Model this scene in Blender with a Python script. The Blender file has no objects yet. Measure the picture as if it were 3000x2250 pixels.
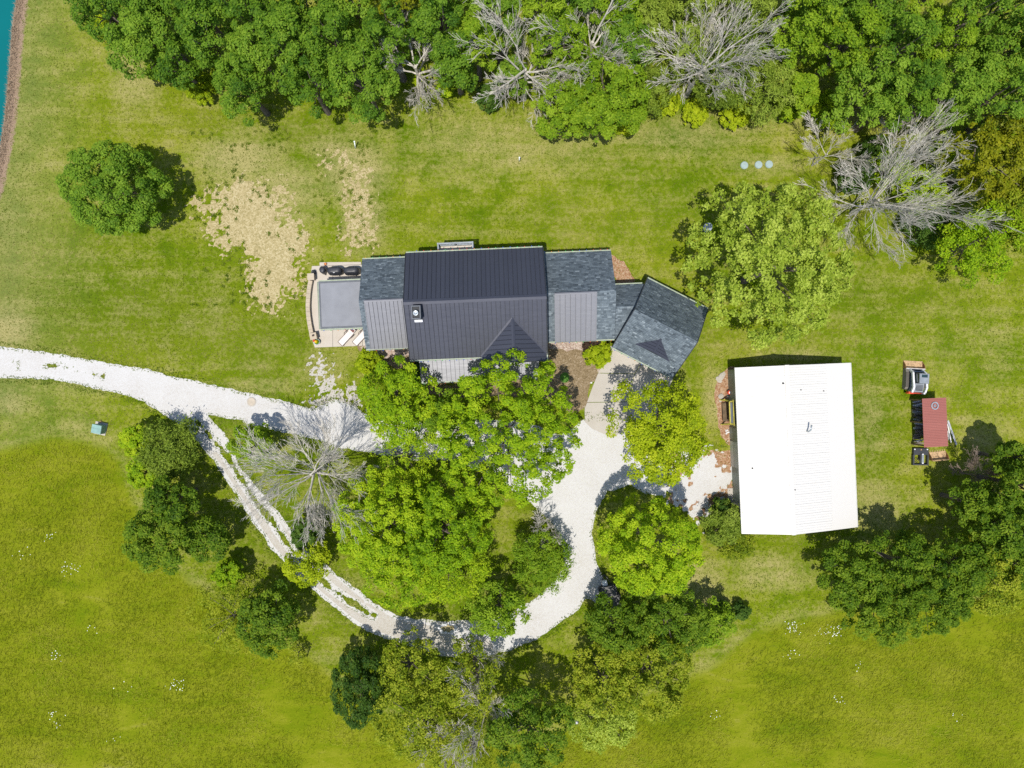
import bpy, math, random
import numpy as np
from mathutils import Vector, Matrix

# ------------------------------------------------------------------ camera, sky, sun, exposure
sc = bpy.context.scene
COL = sc.collection
CAM_H = 64.5          # drone height in metres, looking straight down
PPM = 31.0            # photograph pixels per metre on the ground
cam_d = bpy.data.cameras.new("camera")
cam = bpy.data.objects.new("camera", cam_d); COL.objects.link(cam)
cam.location = (0, 0, CAM_H); cam.rotation_euler = (0, 0, 0)
cam_d.sensor_width = 36.0; cam_d.lens = 36.0 * CAM_H / (3000 / PPM)
cam_d.clip_start = 0.5; cam_d.clip_end = 6000
sc.camera = cam

SUN_FROM = Vector((-0.10, -0.28, 1.0)).normalized()
world = bpy.data.worlds.new("World"); sc.world = world; world.use_nodes = True
wn = world.node_tree.nodes; wl = world.node_tree.links
sky = wn.new("ShaderNodeTexSky"); sky.sky_type = 'NISHITA'; sky.sun_disc = False
sky.sun_elevation = math.asin(SUN_FROM.z)
sky.sun_rotation = math.atan2(SUN_FROM.x, SUN_FROM.y) % (2 * math.pi)
sky.altitude = 200; sky.air_density = 1.0; sky.dust_density = 1.0
wn["Background"].inputs["Strength"].default_value = 0.135
wl.new(sky.outputs[0], wn["Background"].inputs["Color"])

sun_d = bpy.data.lights.new("sun", 'SUN'); sun_d.energy = 4.25; sun_d.angle = math.radians(0.55)
sun_d.color = (1.0, 0.955, 0.88)
sun = bpy.data.objects.new("sun", sun_d); COL.objects.link(sun)
sun.location = (-20, -50, 90)
sun.rotation_euler = (-SUN_FROM).to_track_quat('-Z', 'Y').to_euler()

sc.view_settings.view_transform = 'Standard'; sc.view_settings.look = 'None'
sc.view_settings.exposure = 0.2; sc.view_settings.gamma = 1.0
sc.view_settings.use_curve_mapping = False
sc.render.engine = 'CYCLES'
sc.cycles.max_bounces = 6; sc.cycles.diffuse_bounces = 3; sc.cycles.transmission_bounces = 4
sc.cycles.use_denoising = False

# ------------------------------------------------------------------ coordinates
def G(px, py, z=0.0):
    """photograph pixel of a point known to be z metres above ground -> ground-plan metres"""
    s = (CAM_H - z) / CAM_H / PPM
    return np.array([(px - 1500) * s, (1125 - py) * s])
TH = math.radians(2.4); CT, ST = math.cos(TH), math.sin(TH)
def UV(u, v):                       # farm grid (house, barn, shed share it) -> world
    return (u * CT - v * ST, u * ST + v * CT)

# ------------------------------------------------------------------ materials
MATS = {}
class NT:
    def __init__(s, name):
        s.m = bpy.data.materials.new(name); s.m.use_nodes = True
        s.t = s.m.node_tree; s.t.nodes.clear()
        s.out = s.t.nodes.new("ShaderNodeOutputMaterial")
        s._pos = None
    def n(s, kind, **kw):
        nd = s.t.nodes.new(kind)
        for k, v in kw.items():
            if k in nd.inputs: s.put(nd.inputs[k], v)
            else: setattr(nd, k, v)
        return nd
    def put(s, sock, v):
        if isinstance(v, bpy.types.NodeSocket): s.t.links.new(v, sock)
        elif isinstance(v, bpy.types.Node): s.t.links.new(v.outputs[0], sock)
        else:
            if isinstance(v, tuple) and len(v) == 3 and sock.type == 'RGBA': v = (*v, 1)
            sock.default_value = v
    def pos(s):
        if s._pos is None: s._pos = s.n("ShaderNodeNewGeometry").outputs["Position"]
        return s._pos
    def obj(s): return s.n("ShaderNodeTexCoord").outputs["Object"]
    def noise(s, scale, detail=3, rough=0.55, vec=None, dist=0.0):
        nd = s.n("ShaderNodeTexNoise"); nd.inputs["Scale"].default_value = scale
        nd.inputs["Detail"].default_value = detail; nd.inputs["Roughness"].default_value = rough
        nd.inputs["Distortion"].default_value = dist
        s.put(nd.inputs["Vector"], vec if vec is not None else s.pos()); return nd.outputs["Fac"]
    def math(s, op, a, b=0.0, c=0.0, clamp=False):
        nd = s.n("ShaderNodeMath"); nd.operation = op; nd.use_clamp = clamp
        s.put(nd.inputs[0], a); s.put(nd.inputs[1], b); s.put(nd.inputs[2], c); return nd.outputs[0]
    def rng(s, v, a, b, c=0.0, d=1.0):
        nd = s.n("ShaderNodeMapRange"); nd.clamp = True
        for i, q in enumerate((v, a, b, c, d)): s.put(nd.inputs[i], q)
        return nd.outputs[0]
    def mix(s, f, a, b, blend='MIX'):
        nd = s.n("ShaderNodeMix"); nd.data_type = 'RGBA'; nd.blend_type = blend
        s.put(nd.inputs[0], f); s.put(nd.inputs[6], a); s.put(nd.inputs[7], b); return nd.outputs[2]
    def ramp(s, f, stops):
        nd = s.n("ShaderNodeValToRGB"); e = nd.color_ramp.elements
        while len(e) < len(stops): e.new(0.5)
        for i, (p, c) in enumerate(stops): e[i].position = p; e[i].color = (*c, 1)
        s.put(nd.inputs[0], f); return nd.outputs[0]
    def attr(s, name):
        return s.n("ShaderNodeAttribute", attribute_name=name).outputs["Fac"]
    def bump(s, h, dist, strength=1.0):
        nd = s.n("ShaderNodeBump"); s.put(nd.inputs["Height"], h)
        nd.inputs["Distance"].default_value = dist; nd.inputs["Strength"].default_value = strength
        return nd.outputs[0]
    def vmul(s, vec, xyz):
        nd = s.n("ShaderNodeMapping"); nd.inputs["Scale"].default_value = xyz
        s.put(nd.inputs["Vector"], vec); return nd.outputs[0]
    def bsdf(s, color, rough=0.8, metal=0.0, spec=0.4, normal=None, finish=True):
        nd = s.n("ShaderNodeBsdfPrincipled")
        s.put(nd.inputs["Base Color"], color); s.put(nd.inputs["Roughness"], rough)
        s.put(nd.inputs["Metallic"], metal); s.put(nd.inputs["Specular IOR Level"], spec)
        if normal is not None: s.put(nd.inputs["Normal"], normal)
        if finish: s.t.links.new(nd.outputs[0], s.out.inputs["Surface"])
        return nd

def reg(name):
    def deco(f):
        t = NT(name); f(t); MATS[name] = t.m; return f
    return deco

@reg("lawn_ground")
def _(t):
    m = t.attr("meadow"); d = t.attr("dry"); b = t.attr("bank"); pale = t.attr("pale"); lush = t.attr("lush")
    n1 = t.noise(0.07, 3); n2 = t.noise(0.45, 4, 0.6); n3 = t.noise(2.6, 4, 0.65); n4 = t.noise(9.0, 3, 0.7)
    row = t.noise(1.0, 3, 0.6, t.vmul(t.pos(), (0.09, 1.1, 1)))
    n1 = t.rng(n1, 0.28, 0.72); g = t.math('ADD', t.math('MULTIPLY', n1, 0.22), t.math('ADD', t.math('MULTIPLY', n2, 0.46), t.math('ADD', t.math('MULTIPLY', n3, 0.20), t.math('MULTIPLY', row, 0.12))))
    lawn = t.ramp(g, [(0.30, (0.058, 0.115, 0.002)), (0.42, (0.105, 0.158, 0.004)), (0.52, (0.155, 0.195, 0.008)), (0.62, (0.210, 0.228, 0.020)), (0.74, (0.265, 0.255, 0.060))])
    lawn = t.mix(t.rng(pale, 0, 1, 0, 0.55), lawn, (0.185, 0.195, 0.075))
    lawn = t.mix(t.math('MULTIPLY', lush, t.rng(n2, 0.3, 0.7, 0.55, 0.95)), lawn, t.mix(n3, (0.060, 0.108, 0.003), (0.135, 0.172, 0.009)))
    # dry thatch: tan flecks where the turf is thin
    th = t.math('ADD', t.math('MULTIPLY', n3, 0.55), t.math('ADD', t.math('MULTIPLY', n2, 0.35), t.math('MULTIPLY', row, 0.35)))
    dry = t.rng(t.math('ADD', th, t.math('MULTIPLY', d, 0.42)), 0.68, 1.0, 0, 0.85)
    tan = t.mix(n4, (0.25, 0.225, 0.075), (0.40, 0.345, 0.16))
    lawn = t.mix(dry, lawn, tan)
    # uncut meadow
    dv = t.n("ShaderNodeMapping"); dv.inputs["Rotation"].default_value = (0, 0, 0.7); dv.inputs["Scale"].default_value = (0.35, 1.0, 1)
    t.put(dv.inputs["Vector"], t.pos())
    m1 = t.noise(0.5, 5, 0.62, dv.outputs[0], 0.6); m2 = t.noise(3.0, 4, 0.65, dv.outputs[0], 0.5)
    mg = t.math('ADD', t.math('MULTIPLY', t.rng(m1, 0.05, 0.95), 0.66), t.math('ADD', t.math('MULTIPLY', m2, 0.28), t.math('MULTIPLY', n1, 0.06)))
    mead = t.ramp(mg, [(0.28, (0.088, 0.140, 0.004)), (0.42, (0.132, 0.172, 0.005)), (0.52, (0.165, 0.194, 0.008)), (0.62, (0.195, 0.212, 0.014)), (0.74, (0.250, 0.235, 0.055))])
    c = t.mix(t.rng(t.math('ADD', m, t.math('MULTIPLY', t.math('SUBTRACT', n3, 0.5), 0.5)), 0.25, 0.75), lawn, mead)
    # pond bank: bare brown earth
    bk = t.mix(n4, (0.17, 0.11, 0.07), (0.36, 0.27, 0.19))
    c = t.mix(t.rng(t.math('ADD', b, t.math('MULTIPLY', t.math('SUBTRACT', n3, 0.5), 0.9)), 0.35, 0.62), c, bk)
    f = t.rng(n4, 0.25, 0.75, 0.72, 1.25)
    c = t.mix(1.0, c, t.n("ShaderNodeCombineColor", Red=f, Green=f, Blue=f).outputs[0], 'MULTIPLY')
    h = t.math('ADD', t.math('MULTIPLY', n4, 0.5), n3)
    t.bsdf(c, 0.95, spec=0.02, normal=t.bump(h, 0.09, 0.8))

def rocky(name, stops, scale=14.0, bump=0.05, big=0.35, rough=0.9, wb=0.33):
    t = NT(name)
    vo = t.n("ShaderNodeTexVoronoi"); vo.inputs["Scale"].default_value = scale; t.put(vo.inputs["Vector"], t.pos())
    n1 = t.noise(big, 4, 0.6); n2 = t.noise(scale * 1.3, 2, 0.7)
    sep = t.n("ShaderNodeSeparateColor"); t.put(sep.inputs[0], vo.outputs["Color"])
    g = t.math('ADD', t.math('MULTIPLY', sep.outputs[0], 0.75-wb), t.math('ADD', t.math('MULTIPLY', n1, wb), t.math('MULTIPLY', n2, 0.25)))
    c = t.ramp(g, stops)
    t.bsdf(c, rough, spec=0.2, normal=t.bump(vo.outputs["Distance"], bump, 0.7)); MATS[name] = t.m
rocky("white_gravel", [(0.18, (0.38, 0.345, 0.295)), (0.38, (0.47, 0.45, 0.42)), (0.55, (0.515, 0.505, 0.485)), (0.85, (0.56, 0.555, 0.54))], bump=0.02, big=0.22, wb=0.5)
rocky("worn_gravel", [(0.2, (0.34, 0.30, 0.24)), (0.45, (0.41, 0.38, 0.325)), (0.62, (0.45, 0.425, 0.38)), (0.85, (0.50, 0.49, 0.46))], scale=16, bump=0.025)
rocky("straw_soil", [(0.15, (0.19, 0.165, 0.065)), (0.40, (0.32, 0.262, 0.12)), (0.58, (0.40, 0.330, 0.17)), (0.8, (0.48, 0.415, 0.25))], scale=9, bump=0.03, big=0.9)
rocky("wood_mulch", [(0.15, (0.11, 0.075, 0.04)), (0.40, (0.19, 0.14, 0.075)), (0.6, (0.25, 0.185, 0.11)), (0.85, (0.40, 0.33, 0.24))], scale=12, big=1.1)
rocky("pink_gravel", [(0.2, (0.17, 0.11, 0.085)), (0.42, (0.34, 0.25, 0.20)), (0.6, (0.44, 0.36, 0.30)), (0.85, (0.60, 0.54, 0.48))], scale=10, bump=0.06)
rocky("rust_chips", [(0.2, (0.19, 0.085, 0.045)), (0.45, (0.31, 0.17, 0.09)), (0.6, (0.36, 0.23, 0.14)), (0.85, (0.48, 0.38, 0.28))], scale=9, bump=0.06)

@reg("pond_water")
def _(t):
    n = t.noise(1.6, 3)
    c = t.mix(t.noise(0.15, 3), (0.0, 0.105, 0.112), (0.0, 0.150, 0.150))
    t.bsdf(c, 0.12, spec=0.5, normal=t.bump(n, 0.02, 0.4))

def concrete(name, a, b, bumpd=0.006):
    t = NT(name); n1 = t.noise(0.6, 5, 0.65); n2 = t.noise(7, 4, 0.7)
    g = t.math('ADD', t.math('MULTIPLY', n1, 0.65), t.math('MULTIPLY', n2, 0.35))
    t.bsdf(t.mix(t.rng(g, 0.32, 0.68), a, b), 0.85, spec=0.25, normal=t.bump(n2, bumpd)); MATS[name] = t.m
concrete("concrete", (0.385, 0.35, 0.30), (0.45, 0.415, 0.365))
concrete("patio_concrete", (0.44, 0.39, 0.325), (0.50, 0.455, 0.395))
concrete("cap_stone", (0.36, 0.30, 0.22), (0.53, 0.45, 0.34), 0.02)
concrete("stone", (0.30, 0.27, 0.23), (0.46, 0.42, 0.36), 0.03)
concrete("white_rock", (0.55, 0.54, 0.53), (0.78, 0.77, 0.76), 0.03)

def metal_roof(name, c0, c1, rough=0.42, spec=0.6, metallic=0.35, wave=0.0):
    t = NT(name); p = t.obj()
    n1 = t.noise(0.5, 3, 0.6); n2 = t.noise(5, 3, 0.7)
    r = t.n("ShaderNodeObjectInfo").outputs["Random"]
    g = t.math('ADD', t.math('MULTIPLY', n1, 0.5), t.math('ADD', t.math('MULTIPLY', n2, 0.25), t.math('MULTIPLY', r, 0.25)))
    nrm = t.bump(t.noise(1.0, 2, 0.5, t.vmul(t.pos(), (0.6, 2.4, 1)), 0.4), 0.008 + wave, 1.0)
    t.bsdf(t.mix(g, c0, c1), t.math('ADD', rough - 0.05, t.math('MULTIPLY', n2, 0.1)), metallic, spec, nrm); MATS[name] = t.m
metal_roof("charcoal_metal", (0.050, 0.053, 0.070), (0.072, 0.076, 0.098), rough=0.43, metallic=0.40)
metal_roof("sunlit_metal", (0.185, 0.187, 0.205), (0.235, 0.237, 0.255), rough=0.42, metallic=0.35, wave=0.0)  # lightened roof metal: sun sheen of the shallow slopes put into its colour
metal_roof("red_metal", (0.27, 0.095, 0.078), (0.35, 0.135, 0.112), rough=0.55, spec=0.3, metallic=0.0)

@reg("white_metal")
def _(t):
    st = t.noise(1.0, 5, 0.7, t.vmul(t.pos(), (0.5, 2.6, 1)), 0.8); n = t.noise(0.25, 3)
    f = t.rng(st, 0.60, 0.78, 0, 0.35)
    f2 = t.rng(n, 0.4, 0.7, 0.2, 1.0)
    c = t.mix(t.math('MULTIPLY', f, f2), (0.615, 0.597, 0.562), (0.55, 0.45, 0.33))
    t.bsdf(c, 0.45, spec=0.4)

@reg("shingle")
def _(t):
    v = t.attr("v"); n1 = t.noise(0.5, 3); n2 = t.noise(25, 2, 0.8)
    g = t.math('ADD', t.math('MULTIPLY', v, 0.8), t.math('ADD', t.math('MULTIPLY', n1, 0.12), t.math('MULTIPLY', n2, 0.18)))
    c = t.ramp(g, [(0.1, (0.062, 0.078, 0.094)), (0.45, (0.118, 0.147, 0.172)), (0.75, (0.180, 0.218, 0.248)), (1.0, (0.285, 0.33, 0.36))])
    t.bsdf(c, 0.9, spec=0.2)

def plain(name, c, rough=0.6, metal=0.0, spec=0.4, var=0.18, scale=3.0):
    t = NT(name); n = t.noise(scale, 4, 0.6)
    a = tuple(q * (1 - var) for q in c); b = tuple(min(1, q * (1 + var)) for q in c)
    t.bsdf(t.mix(t.rng(n, 0.3, 0.7), a, b), rough, metal, spec); MATS[name] = t.m
for nm, c, kw in [
    ("roof_deck", (0.022, 0.024, 0.028), {}), ("membrane", (0.215, 0.222, 0.24), dict(rough=0.75, scale=1.2, var=0.08)),
    ("gutter", (0.33, 0.38, 0.29), dict(rough=0.5)), ("wall_siding", (0.20, 0.235, 0.21), {}), ("barn_wall", (0.24, 0.275, 0.235), dict(rough=0.5)),
    ("joint_grey", (0.24, 0.22, 0.19), {}), ("trim", (0.52, 0.52, 0.48), {}), ("dark_steel", (0.035, 0.038, 0.044), dict(rough=0.45)), ("black_cover", (0.030, 0.032, 0.040), dict(rough=0.42, scale=6)),
    ("rubber", (0.028, 0.027, 0.026), dict(rough=0.85)), ("track_dust", (0.16, 0.145, 0.12), dict(rough=0.9, scale=8)),
    ("machine_white", (0.72, 0.72, 0.74), dict(rough=0.35)), ("machine_grey", (0.22, 0.245, 0.27), dict(rough=0.4)), ("machine_red", (0.62, 0.075, 0.03), dict(rough=0.4)),
    ("glass", (0.02, 0.045, 0.045), dict(rough=0.08, spec=0.8)), ("rust", (0.27, 0.135, 0.055), dict(rough=0.75, var=0.45, scale=5)), ("rust_pale", (0.42, 0.28, 0.15), dict(rough=0.75, var=0.4, scale=6)),
    ("transformer_green", (0.185, 0.32, 0.29), dict(rough=0.5)), ("septic_lid", (0.29, 0.37, 0.36), dict(rough=0.6, var=0.06)), ("pvc", (0.80, 0.84, 0.84), dict(rough=0.35, var=0.04)),
    ("dish_grey", (0.34, 0.38, 0.42), dict(rough=0.4)), ("grey_board", (0.40, 0.41, 0.43), dict(scale=4)), ("white_board", (0.62, 0.61, 0.60), dict(scale=4)),
    ("deck_board", (0.50, 0.45, 0.39), dict(scale=4)), ("rail_grey", (0.26, 0.29, 0.32), {}), ("yellow_timber", (0.42, 0.37, 0.06), dict(var=0.3)), ("brown_timber", (0.13, 0.085, 0.04), dict(var=0.35)),
    ("canvas_grey", (0.10, 0.11, 0.125), {}), ("sling_white", (0.66, 0.60, 0.565), dict(var=0.04)), ("frame_brown", (0.085, 0.06, 0.052), {}), ("pillow_brown", (0.15, 0.06, 0.045), {}),
    ("terracotta", (0.46, 0.18, 0.06), {}), ("pot_blue", (0.42, 0.50, 0.56), dict(rough=0.3)), ("flower_yellow", (0.78, 0.50, 0.01), {}), ("flower_red", (0.62, 0.06, 0.02), {}), ("petal_white", (0.78, 0.80, 0.76), {}),
    ("bark", (0.13, 0.105, 0.085), dict(rough=0.95, var=0.35, scale=5)), ("bare_bark", (0.47, 0.435, 0.375), dict(rough=0.9, var=0.35, scale=3)), ("brown_bark", (0.19, 0.145, 0.115), dict(rough=0.9, var=0.3)),
    ("log_end", (0.20, 0.17, 0.145), dict(var=0.45, scale=9)), ("zinc", (0.42, 0.46, 0.48), dict(rough=0.35, metal=0.5)), ("cover_tan", (0.42, 0.36, 0.28), {}),
    ("trailer_bed", (0.13, 0.125, 0.12), dict(var=0.35, scale=6)), ("tan_board", (0.32, 0.25, 0.13), dict(var=0.3)), ("turf_green", (0.07, 0.17, 0.02), dict(rough=0.95, scale=8)),
    ("pond_reed", (0.34, 0.25, 0.17), dict(rough=0.95, var=0.4, scale=3)),
    ("bulb_red", (0.6, 0.03, 0.02), {}), ("bulb_green", (0.03, 0.45, 0.08), {}), ("bulb_blue", (0.05, 0.12, 0.6), {}), ("bulb_orange", (0.7, 0.25, 0.02), {}),
]: plain(nm, c, **kw)

def leaf(name, dark, mid, light, trans=0.38, rough=0.55):
    t = NT(name); v = t.attr("v"); r = t.n("ShaderNodeObjectInfo").outputs["Random"]
    n = t.noise(0.55, 3)
    g = t.math('ADD', t.math('MULTIPLY', v, 0.70), t.math('ADD', t.math('MULTIPLY', n, 0.30), t.math('MULTIPLY', r, 0.30))); g = t.math('SUBTRACT', g, 0.08)
    c = t.ramp(g, [(0.18, dark), (0.52, mid), (0.92, light)])
    b = t.bsdf(c, rough, spec=0.10, finish=False)
    tr = t.n("ShaderNodeBsdfTranslucent"); t.put(tr.inputs[0], t.mix(0.5, c, (light[0] * 1.2, light[1] * 1.15, light[2] * 0.7)))
    mx = t.n("ShaderNodeMixShader"); mx.inputs[0].default_value = trans
    t.t.links.new(b.outputs[0], mx.inputs[1]); t.t.links.new(tr.outputs[0], mx.inputs[2])
    t.t.links.new(mx.outputs[0], t.out.inputs["Surface"]); MATS[name] = t.m
leaf("leaf_wood", (0.0450, 0.1156, 0.0108), (0.1200, 0.2301, 0.0153), (0.2400, 0.3691, 0.0324))
leaf("leaf_wood_bright", (0.0700, 0.1498, 0.0081), (0.1650, 0.2803, 0.0108), (0.3000, 0.4173, 0.0252))
leaf("leaf_maple", (0.090, 0.185, 0.005), (0.225, 0.370, 0.007), (0.420, 0.530, 0.018))
leaf("leaf_lime", (0.125, 0.190, 0.004), (0.285, 0.375, 0.006), (0.480, 0.540, 0.020))
leaf("leaf_pale", (0.110, 0.175, 0.015), (0.260, 0.355, 0.030), (0.470, 0.560, 0.090))
leaf("leaf_olive", (0.060, 0.112, 0.006), (0.180, 0.250, 0.009), (0.390, 0.425, 0.034))
leaf("leaf_gold", (0.065, 0.090, 0.004), (0.180, 0.205, 0.006), (0.320, 0.320, 0.014))
leaf("leaf_cedar", (0.070, 0.118, 0.009), (0.175, 0.250, 0.022), (0.300, 0.380, 0.055), trans=0.25)
leaf("leaf_deep", (0.022, 0.062, 0.008), (0.062, 0.128, 0.014), (0.125, 0.205, 0.028))
leaf("leaf_shrub", (0.130, 0.205, 0.004), (0.290, 0.385, 0.007), (0.470, 0.540, 0.020))
leaf("leaf_dark", (0.030, 0.078, 0.005), (0.095, 0.180, 0.009), (0.220, 0.310, 0.020))
leaf("leaf_purple", (0.0240, 0.0168, 0.0115), (0.0600, 0.0360, 0.0250), (0.1080, 0.0720, 0.0480))
leaf("grass_lawn", (0.085, 0.135, 0.007), (0.155, 0.195, 0.015), (0.290, 0.285, 0.075), trans=0.45)
leaf("grass_meadow", (0.082, 0.125, 0.003), (0.200, 0.232, 0.006), (0.380, 0.375, 0.045), trans=0.2)
leaf("weed", (0.060, 0.110, 0.005), (0.125, 0.185, 0.010), (0.22, 0.26, 0.03), trans=0.3)

# ------------------------------------------------------------------ mesh helpers
def mesh_np(name, verts, faces_flat, sizes, mat, attrs=None, smooth=False):
    me = bpy.data.meshes.new(name)
    verts = np.asarray(verts, dtype=np.float32); nv = len(verts)
    me.vertices.add(nv); me.vertices.foreach_set("co", verts.ravel())
    ff = np.asarray(faces_flat, dtype=np.int32).ravel(); me.loops.add(len(ff)); me.loops.foreach_set("vertex_index", ff)
    sizes = np.asarray(sizes, dtype=np.int32); me.polygons.add(len(sizes))
    st = np.zeros(len(sizes), dtype=np.int32); st[1:] = np.cumsum(sizes)[:-1]
    me.polygons.foreach_set("loop_start", st)
    if smooth: me.polygons.foreach_set("use_smooth", np.ones(len(sizes), dtype=bool))
    for k, a in (attrs or {}).items():
        at = me.attributes.new(k, 'FLOAT', 'POINT'); at.data.foreach_set("value", np.asarray(a, dtype=np.float32).ravel())
    me.update(calc_edges=True); me.materials.append(MATS[mat]); return me

class MB:
    def __init__(s): s.v = []; s.f = []
    def add(s, vs, fs):
        o = len(s.v); s.v += [tuple(map(float, q)) for q in vs]; s.f += [tuple(i + o for i in f) for f in fs]; return s
    def box(s, x0, x1, y0, y1, z0, z1):
        return s.add([(x0,y0,z0),(x1,y0,z0),(x1,y1,z0),(x0,y1,z0),(x0,y0,z1),(x1,y0,z1),(x1,y1,z1),(x0,y1,z1)],
                     [(3,2,1,0),(4,5,6,7),(0,1,5,4),(1,2,6,5),(2,3,7,6),(3,0,4,7)])
    def hexa(s, bot, top):
        n = len(bot)
        return s.add(list(bot) + list(top), [tuple(range(n))[::-1], tuple(range(n, 2*n))] + [(i, (i+1) % n, n+(i+1) % n, n+i) for i in range(n)])
    def slab(s, pts, t):                 # polygon of 3-D points thickened downward by t
        return s.hexa([(p[0], p[1], p[2]-t) for p in pts], pts)
    def beam(s, a, b, w, h=None):
        a, b = Vector(a), Vector(b); d = (b-a).normalized(); h = h or w
        up = Vector((0,0,1)) if abs(d.z) < 0.95 else Vector((0,1,0))
        r = d.cross(up).normalized()*w/2; q = r.cross(d).normalized()*h/2
        return s.hexa([a-r-q, a+r-q, a+r+q, a-r+q], [b-r-q, b+r-q, b+r+q, b-r+q])
    def tube(s, pts, rad, n=6, cap=True):
        pts = [Vector(p) for p in pts]
        rings = []
        for i, p in enumerate(pts):
            d = (pts[min(i+1, len(pts)-1)] - pts[max(i-1, 0)])
            d = d.normalized() if d.length > 1e-6 else Vector((0,0,1))
            u = d.cross(Vector((0.31, 0.87, 0.38))).normalized(); w = d.cross(u)
            r = rad[i] if hasattr(rad, '__len__') else rad
            rings.append([p + (u*math.cos(k*2*math.pi/n) + w*math.sin(k*2*math.pi/n))*r for k in range(n)])
        vs = [q for rg in rings for q in rg]; fs = []
        for i in range(len(pts)-1):
            for k in range(n): fs.append((i*n+k, i*n+(k+1) % n, (i+1)*n+(k+1) % n, (i+1)*n+k))
        if cap: fs += [tuple(range(n))[::-1], tuple(range((len(pts)-1)*n, len(pts)*n))]
        return s.add(vs, fs)
    def lathe(s, prof, c=(0,0,0), n=20, cap=True):
        vs = []; fs = []
        for r, z in prof:
            vs += [(c[0]+r*math.cos(k*2*math.pi/n), c[1]+r*math.sin(k*2*math.pi/n), c[2]+z) for k in range(n)]
        for i in range(len(prof)-1):
            for k in range(n): fs.append((i*n+k, i*n+(k+1) % n, (i+1)*n+(k+1) % n, (i+1)*n+k))
        if cap: fs += [tuple(range(n))[::-1], tuple(range((len(prof)-1)*n, len(prof)*n))]
        return s.add(vs, fs)
    def mesh(s, name, mat, smooth=False):
        me = bpy.data.meshes.new(name); me.from_pydata(s.v, [], s.f); me.materials.append(MATS[mat])
        if smooth: me.polygons.foreach_set("use_smooth", [True]*len(me.polygons))
        me.update(); return me
    def obj(s, name, mat, parent=None, smooth=False):
        return link(name, s.mesh(name, mat, smooth), parent)

def link(name, data, parent=None, loc=None, rz=0.0):
    o = bpy.data.objects.new(name, data); COL.objects.link(o)
    if parent is not None: o.parent = parent
    if loc is not None: o.location = loc
    if rz: o.rotation_euler = (0, 0, rz)
    return o
def tag(o, label=None, cat=None, group=None, kind=None):
    if label: o["label"] = label
    if cat: o["category"] = cat
    if group: o["group"] = group
    if kind: o["kind"] = kind
    return o
def thing(name, label, cat, loc=(0,0,0), rz=0.0, group=None):
    o = link(name, None, None, loc, rz); o.empty_display_size = 0.3
    return tag(o, label, cat, group)
def struct(name, me, label=None):
    o = link(name, me); return tag(o, label, kind="structure")

# ------------------------------------------------------------------ noise and outlines for the ground
RNG = np.random.default_rng(11)
def vnoise(x, y, seed):
    r = np.random.default_rng(seed); T = r.random((256, 256))
    xi = np.floor(x).astype(int); yi = np.floor(y).astype(int); fx = x-xi; fy = y-yi
    fx = fx*fx*(3-2*fx); fy = fy*fy*(3-2*fy)
    a = T[xi & 255, yi & 255]; b = T[(xi+1) & 255, yi & 255]; c = T[xi & 255, (yi+1) & 255]; d = T[(xi+1) & 255, (yi+1) & 255]
    return (a*(1-fx)+b*fx)*(1-fy) + (c*(1-fx)+d*fx)*fy - 0.5
def fbm(x, y, scale, seed, oct=4):
    s = 0; a = 1.0
    for i in range(oct):
        s = s + a*vnoise(x*scale+17.3*i, y*scale-9.1*i, seed+i); a *= 0.55; scale *= 2.03
    return s
def sdf_poly(x, y, poly):
    """signed distance in metres (negative inside); poly in metres"""
    P = np.asarray(poly, float); d = np.full(x.shape, 1e9); ins = np.zeros(x.shape, bool)
    for i in range(len(P)):
        a = P[i]; b = P[(i+1) % len(P)]; e = b-a; wx = x-a[0]; wy = y-a[1]
        t = np.clip((wx*e[0]+wy*e[1])/max(e@e, 1e-9), 0, 1)
        d = np.minimum(d, (wx-t*e[0])**2 + (wy-t*e[1])**2)
        cr = (a[1] > y) != (b[1] > y)
        with np.errstate(divide='ignore', invalid='ignore'):
            xx = a[0] + (y-a[1])*(b[0]-a[0])/(b[1]-a[1] if b[1] != a[1] else 1e-9)
        ins ^= cr & (x < xx)
    d = np.sqrt(d); return np.where(ins, -d, d)
def sdf_line(x, y, pts, w):
    d = np.full(x.shape, 1e9)
    for a, b in zip(pts[:-1], pts[1:]):
        a = np.asarray(a, float); b = np.asarray(b, float); e = b-a
        t = np.clip(((x-a[0])*e[0]+(y-a[1])*e[1])/max(e@e, 1e-9), 0, 1)
        d = np.minimum(d, (x-a[0]-t*e[0])**2 + (y-a[1]-t*e[1])**2)
    return np.sqrt(d)-w
def PX(pts): return [tuple(G(*p)) for p in pts]

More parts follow.
